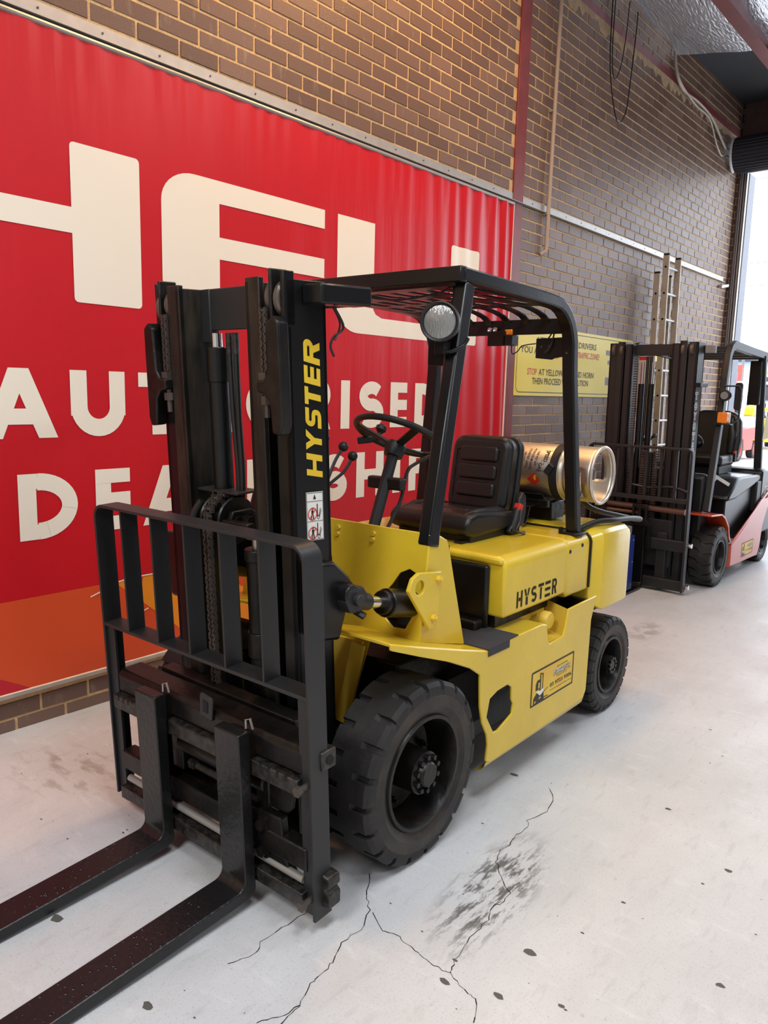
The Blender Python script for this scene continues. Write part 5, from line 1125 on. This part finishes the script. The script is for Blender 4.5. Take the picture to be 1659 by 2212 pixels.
# seat
DX, DY = .07, .20
S2 = put('seat_cushion', MB().prism(rrect(-.22+DX, .26+DX, .42+DY, .88+DY, .07, 5), 'z', .985, 1.09), VINYL, A, bevel=.03, seg=3)
bt2 = Matrix.Translation((.02+DX, .86+DY, 1.05)) @ Matrix.Rotation(math.radians(-9), 4, 'X')
put('seat_back', MB(bt2).prism([(-.25, .0), (-.262, .18), (-.245, .36), (-.20, .435), (-.12, .46), (.12, .46), (.20, .435), (.245, .36), (.262, .18), (.25, .0)], 'y', 0, .10), VINYL, S2, bevel=.035, seg=4)
for s in (-1, 1): put('back_bolster', MB(bt2).tube([(s*.18, .0, .05), (s*.19, -.008, .22), (s*.165, .0, .38)], [.03, .042, .02], 12), VINYL, S2)
put('seat_base', MB().box(-.2+DX, .24+DX, .46+DY, .86+DY, .91, .99), PLAS, S2, bevel=.01)
put('belt_buckle', MB().box(.27+DX, .295+DX, .74+DY, .775+DY, 1.02, 1.10), PLAS, S2, bevel=.004); put('buckle_button', MB().box(.272+DX, .293+DX, .742+DY, .773+DY, 1.10, 1.125), REDP, S2, bevel=.003)
hp = Vector((.10, .30, 1.24)); sn2 = Vector((0, .55, .83)).normalized(); sa2 = Vector((1, 0, 0)); sb2 = sn2.cross(sa2)
sw2 = put('steering_wheel', MB().tube([hp+(sa2*math.cos(t)+sb2*math.sin(t))*.15 for t in [2*PI*i/30 for i in range(31)]], .013, 8, cap=False), PLAS, A)
for t in (.6, 2.5, 4.71): put('spoke', MB().bar(hp-sn2*.02, hp+(sa2*math.cos(t)+sb2*math.sin(t))*.15, .03, .012, sn2), PLAS, sw2)
put('wheel_hub', MB().tube([hp-sn2*.06, hp-sn2*.02, hp+sn2*.0], [.05, .045, .03], 12), PLAS, sw2); e = hp+(sa2*math.cos(.9)+sb2*math.sin(.9))*.15; put('spinner_knob', MB().tube([e, e+sn2*.03, e+sn2*.05], [.012, .025, .012], 10), PLAS, sw2)
put('steering_column', MB().tube([hp-sn2*.05, (.08, .05, .96)], [.04, .06], 12), PLAS, sw2)
for i in range(3):
    x = -.33+i*.06; mb = MB(); mb.tube(smooth_path([(x, .05, .98), (x+.015, .10, 1.10), (x+.03, .17, 1.20), (x+.04, .24, 1.235+.01*i)]), .008, 8); lv = put('control_lever', mb, BLK, A); put('lever_knob', MB().tube([(x+.038, .225, 1.23+.01*i), (x+.045, .26, 1.242+.01*i), (x+.05, .285, 1.245+.01*i)], [.012, .02, .012], 10), CHR if i == 0 else PLAS, lv)
put('lever_console', MB().box(-.38, -.14, -.02, .10, .94, .985), PLAS, A, bevel=.01)
# mast: nested upright channels
M2X = T(-.36, math.radians(1.0))
def M2(): return MB(M2X)
first = None
for s in (1, -1):
    for (u0_, u1_, v0, v1, w1, m_) in ((.30, .372, .03, .20, 2.06, BLKS), (.235, .292, .01, .17, 2.07, BLKS), (.17, .228, .02, .17, 2.05, BLKS)):
        mb = M2(); a, b = sorted((s*u0_, s*u1_)); mb.box(a, b, v0, v0+.022, .08, w1); c = s*u1_ if u0_ > .29 else s*u0_
        a2, b2 = sorted((c, c-s*.018 if u0_ > .29 else c+s*.018)); mb.box(a2, b2, v0, v1, .08, w1); mb.box(a, b, v1-.02, v1, .08, w1-.02)
        o = put('mast_rail', mb, m_, A, bevel=.002); first = first or o
    for u in (.26, .33):
        a, b = sorted((s*u-.012, s*u+.012)); mb = M2(); mb.lathe([(a, .01), (a, .05), (b, .05), (b, .01)], (0, .045, 2.0), 'x', 20); put('mast_roller', mb, ROLL_, first)
mb = M2(); mb.box(-.23, .23, .12, .145, 1.955, 2.05); put('upper_crossbar', mb, BLKS, first, bevel=.003)
mb = M2(); mb.box(-.43, .43, .20, .225, 1.985, 2.04); mb.box(.38, .46, .18, .22, 1.975, 2.035); put('outer_crossbar', mb, GREYP, first, bevel=.004)
mb = M2(); mb.box(-.37, .37, .17, .20, .10, .25); mb.box(-.37, .37, .18, .20, .9, 1.0); put('lower_crossbar', mb, BLKS, first)
mb = M2(); mb.box(.372, .42, .02, .20, 1.70, 1.735); put('mast_clamp', mb, BLK, first, bevel=.004)
for u in (-.145, .0, .03):
    mb = M2()
    if u == -.145:
        for k in range(70): 
            w = 1.95-k*.021; mb.box(u-.016, u+.016, .06, .085, w-.008, w+.006)
        put('lift_chain', mb, CHAINM, first, smooth=0, kind='stuff')
    else:
        mb.cyl((u-.06, .10, 1.95), (u-.06, .10, .2), .013, 8); put('hose', mb, PLAS, first)
for u in (-.105, -.02):
    mb = M2(); mb.cyl((u, .11, 1.72), (u, .11, .2), .026, 12); lc2 = put('lift_cylinder', mb, BLK, first); mb = M2(); mb.cyl((u, .11, 1.90), (u, .11, 1.70), .014, 10); put('lift_rod', mb, CHR, lc2)
for u in (.0, .11):
    mb = M2()
    for k in range(40):
        w = 1.16-k*.02; mb.box(u-.02, u+.02, -.02, .01, w-.007, w+.006)
    put('hoist_chain', mb, CHAINM, first, smooth=0, kind='stuff')
mb = M2(); mb.cyl((.05, .03, 1.15), (.05, .03, .3), .045, 14); put('free_lift_cylinder', mb, BLK, first)
gl = []; zz = 0
for ch in 'ATOYOT'[::-1]+'': pass
def outl(polys): return polys
zz = 1.66
for ch in 'TOYOTA':
    g = glyph(ch, .048, .120, zz-.064, zz, .024)
    printed('brand_lettering', g, lambda a, b: M2X @ Vector((.3735, a, b)), WHT, first)
    g = glyph(ch, .0555, .1125, zz-.0565, zz-.0065, .007)
    printed('brand_lettering_fill', g, lambda a, b: M2X @ Vector((.3741, a, b)), INK, first); zz -= .082
printed('warning_label', [[(.06, .88), (.095, .88), (.095, 1.07), (.06, 1.07)]], lambda a, b: M2X @ Vector((.3735, a, b)), WHT, first)
printed('warning_label', [[(.06, 1.04), (.095, 1.04), (.095, 1.07), (.06, 1.07)]], lambda a, b: M2X @ Vector((.3740, a, b)), REDP, first)
# carriage, backrest, forks
mb = M2(); mb.box(-.40, .45, -.13, -.09, .36, .45); mb.box(-.40, .45, -.13, -.09, .03, .115); mb.box(-.28, -.2, -.1, .02, .05, .5); mb.box(.2, .28, -.1, .02, .05, .5); mb.box(-.3, .3, -.06, -.02, .2, .6); car2 = put('carriage', mb, BLKS, A, bevel=.004)
mb = M2(); mb.cyl((-.40, -.10, .70), (.42, -.10, .69), .025, 14); mb.cyl((-.40, -.12, .65), (.06, -.12, .645), .016, 12); put('sideshift_cylinder', mb, mat('rusty_cylinder', (.16, .085, .06), .35, metal=.3), car2)
mb = M2(); P = [(-.42, -.13, .10), (-.42, -.13, 1.16), (-.415, -.13, 1.19), (-.39, -.13, 1.205), (.425, -.13, 1.205), (.45, -.13, 1.19), (.455, -.13, 1.16), (.455, -.13, .03)]
mb.sweep(P, .06, .018, (0, 1, 0)); lb2_ = put('load_backrest', mb, BLKS, A, bevel=.002, smooth=50)
mb = M2(); mb.box(-.41, .445, -.155, -.11, .765, .80); put('middle_bar', mb, BLKS, lb2_, bevel=.002)
for k in range(6):
    u = -.42+.125*(k+1); mb = M2(); mb.box(u-.012, u+.012, -.14, -.115, .79, 1.20); put('backrest_bar', mb, BLKS, lb2_, bevel=.002)
for w in (.42, .07):
    mb = M2(); mb.cyl((.45, -.10, w), (.495, -.10, w), .02, 10); put('bolt', mb, CHR, car2)
for u in (.07, -.30):
    mb = M2(); mb.prism([(-.13, .60), (-.17, .60), (-.17, .06), (-.21, .03), (-1.1, .03), (-1.1, .012), (-.2, -.005), (-.13, .03)], 'x', u-.05, u+.05); f2 = put('fork', mb, BLK, A, bevel=.004)
    mb = M2(); mb.plate([(u-.06, .73), (u+.065, .73), (u+.065, .60), (u+.10, .57), (u+.10, .36), (u+.075, .36), (u+.075, .55), (u-.06, .55)], [[(u-.045, .70), (u-.008, .70), (u-.008, .60), (u-.045, .60)], [(u+.012, .70), (u+.048, .70), (u+.048, .60), (u+.012, .60)]], 'y', -.19, -.15); put('fork_hanger', mb, GRIME, f2, bevel=.003)
mb = M2(); mb.tube(smooth_path([(-.06, -.10, .86), (-.03, -.12, .88), (.10, -.10, .865), (.3, -.10, .885), (.42, -.08, .85)]), .012, 8); put('hose', mb, PLAS, car2)
# ---- blue crate carried on the forks of the second truck
bc = thing('blue_crate', 'blue steel crate with a grey lid behind the counterweight of the yellow forklift', 'crate', (0, 0, 0))
put('crate_body', MB().box(.42, 1.045, 1.30, 1.95, .036, .49), BLUE, bc, bevel=.006)
put('crate_lid', MB().box(.43, 1.025, 1.30, 1.93, .49, .565), GREYP, bc, bevel=.01)
for y in (1.45, 1.7, 1.92):
    for z in (.08, .27, .45): put('rivet', MB().cyl((1.044, y, z), (1.050, y, z), .007, 8), STEEL, bc, smooth=0)
# ---- plastic bag hanging on the wall behind the second mast
mb = MB(); mb.tube(smooth_path([(.06, 3.80, 1.62), (.07, 3.80, 1.56), (.09, 3.79, 1.45), (.09, 3.78, 1.32), (.06, 3.78, 1.22)]), .07, 10)
bag = put('plastic_bag', mb, POLYM); tag(bag, 'clear plastic bag hanging on the brick wall behind the second mast', 'bag')
for i, v in enumerate(bag.data.vertices): v.co.y += .02*math.sin(i*1.7); v.co.x += .01*math.sin(i*2.3)

# ================================================================ YARD BEYOND THE DOORWAY
FW_ = thing('forklift', 'white and red forklift parked outside in the yard beyond the doorway', 'forklift', (-3.06, 17.4, 0), 0)
A = FW_
for (x, y, r) in ((.55, 0, .32), (-.55, 0, .32), (.52, 1.5, .25), (-.52, 1.5, .25)):
    s = 1 if x > 0 else -1
    wheel(A, 'wheel', x, y, r, .18, r*.6, 16, s, .04, rimm=RED2)
put('body', MB().prism([(-.1, .5), (.35, .55), (.42, .25), (1.2, .25), (1.3, .55), (1.9, .5), (1.95, .9), (.2, .85), (-.1, .7)], 'x', -.52, .52), RED2, A, bevel=.03)
put('hood', MB().box(-.5, .5, .55, 1.7, .85, 1.15), WPNT, A, bevel=.03)
for s in (1, -1):
    put('guard_front_leg', MB().bar((s*.47, .05, .75), (s*.45, .45, 2.05), .08, .08, (1, 0, 0)), WPNT, A, bevel=.01); put('guard_rear_leg', MB().bar((s*.47, 1.6, 1.0), (s*.45, 1.5, 2.05), .08, .08, (1, 0, 0)), WPNT, A, bevel=.01); put('guard_side_rail', MB().box(s*.45-.04, s*.45+.04, .40, 1.55, 2.0, 2.10), WPNT, A, bevel=.01)
    put('mast_rail', MB().box(s*.35-.05, s*.35+.05, -.45, -.25, .1, 2.3), RED2, A, bevel=.01)
for k in range(5): put('roof_bar', MB().box(-.45, .45, .45+k*.25, .50+k*.25, 2.03, 2.09), WPNT, A)
put('seat', MB().box(-.22, .22, .85, 1.25, 1.15, 1.27).box(-.22, .22, 1.2, 1.3, 1.2, 1.65), VINYL, A, bevel=.03)
put('gas_bottle', MB().cyl((-.35, 1.75, 1.3), (.35, 1.75, 1.3), .15, 16), YPLA, A, bevel=.02)
put('fork', MB().box(.1, .22, -1.5, -.45, .03, .07).box(-.22, -.1, -1.5, -.45, .03, .07), BLK, A)
def yard_mast(name, x, y, m, label, h=2.6):
    t = thing(name, label, 'forklift', (x, y, 0), math.radians(20))
    for s in (1, -1): put('mast_rail', MB().box(s*.35-.07, s*.35+.07, -.1, .1, .05, h), m, t, bevel=.01)
    for z in (.3, h*.5, h-.1): put('crossbar', MB().box(-.4, .4, -.05, .05, z-.06, z+.06), m, t)
    put('body', MB().prism([(.3, .3), (.3, .8), (.6, 1.0), (1.9, 1.0), (2.0, .4), (1.8, .25)], 'x', -.5, .5), m, t, bevel=.03)
    for (wx, wy) in ((.5, .5), (-.5, .5), (.48, 1.7), (-.48, 1.7)): wheel(t, 'wheel', wx, wy, .28, .16, .15, 14, 1 if wx > 0 else -1, .03)
    for s in (1, -1):
        put('guard_leg', MB().bar((s*.45, .5, .9), (s*.42, .75, 2.05), .06, .06, (1, 0, 0)), BLKS, t); put('guard_leg', MB().bar((s*.45, 1.7, .95), (s*.42, 1.6, 2.05), .06, .06, (1, 0, 0)), BLKS, t)
    put('guard_roof', MB().box(-.45, .45, .7, 1.65, 2.03, 2.09), BLKS, t); put('seat', MB().box(-.2, .2, 1.0, 1.35, 1.0, 1.1).box(-.2, .2, 1.3, 1.4, 1.05, 1.5), VINYL, t, bevel=.02)
    return t
yard_mast('forklift', -3.7, 19.6, RED2, 'red forklift mast standing beyond the doorway edge, behind the white forklift')
yard_mast('forklift', -3.6, 23.5, YPLA, 'yellow forklift far out in the yard behind the white forklift')
yard_mast('forklift', -.25, 14.9, BLKS, 'dark forklift out in the yard at the right edge of the doorway', 2.1)
yb = thing('factory_building', 'pale blue grey factory building across the yard', 'building', (0, 0, 0))
put('facade', MB().box(-30, 22, 40, 52, 0, 3.6), OUTB, yb)
put('roof_edge', MB().box(-30.2, 22.2, 39.7, 52, 3.6, 4.0), DGREY, yb)
for k in range(8): put('window', MB().box(-26+k*6, -22+k*6, 39.9, 40.05, 1.6, 2.8), DGREY, yb)
rk = thing('pallet_rack', 'open steel pallet rack standing against the factory building in the yard', 'rack', (-6.5, 30, 0))
for x in (0, 2.2, 4.4):
    for y in (0, 1): put('rack_post', MB().box(x-.05, x+.05, y-.05, y+.05, 0, 3.6), GREYP, rk)
for z in (1.2, 2.3, 3.4): put('rack_shelf', MB().box(0, 4.4, 0, 1, z-.05, z+.05), OUTB, rk)
fn_ = thing('yard_fence', 'dark steel picket fence along the far side of the yard', 'fence', (-9, 27, 0))
for k in range(60): put('picket', MB().box(k*.15, k*.15+.03, 0, .03, 0, 1.9), DGREY, fn_, smooth=0)
for z in (.3, 1.7): put('fence_rail', MB().box(-.1, 9.1, .03, .06, z, z+.05), DGREY, fn_, smooth=0)
for i, (z, lab_) in enumerate(((7.1, 'lowest power line crossing the pale sky in the doorway'), (8.2, 'second power line from the bottom in the doorway sky'), (12.2, 'third power line from the bottom in the doorway sky'), (13.3, 'fourth power line from the bottom in the doorway sky'), (14.2, 'topmost power line crossing the sky in the doorway'))):
    tag(put('power_line', MB().tube([(-30, 38, z+.5), (0, 38, z), (30, 38, z+.3)], .022, 6), GREYP), lab_, 'power line', 'power lines over the yard')
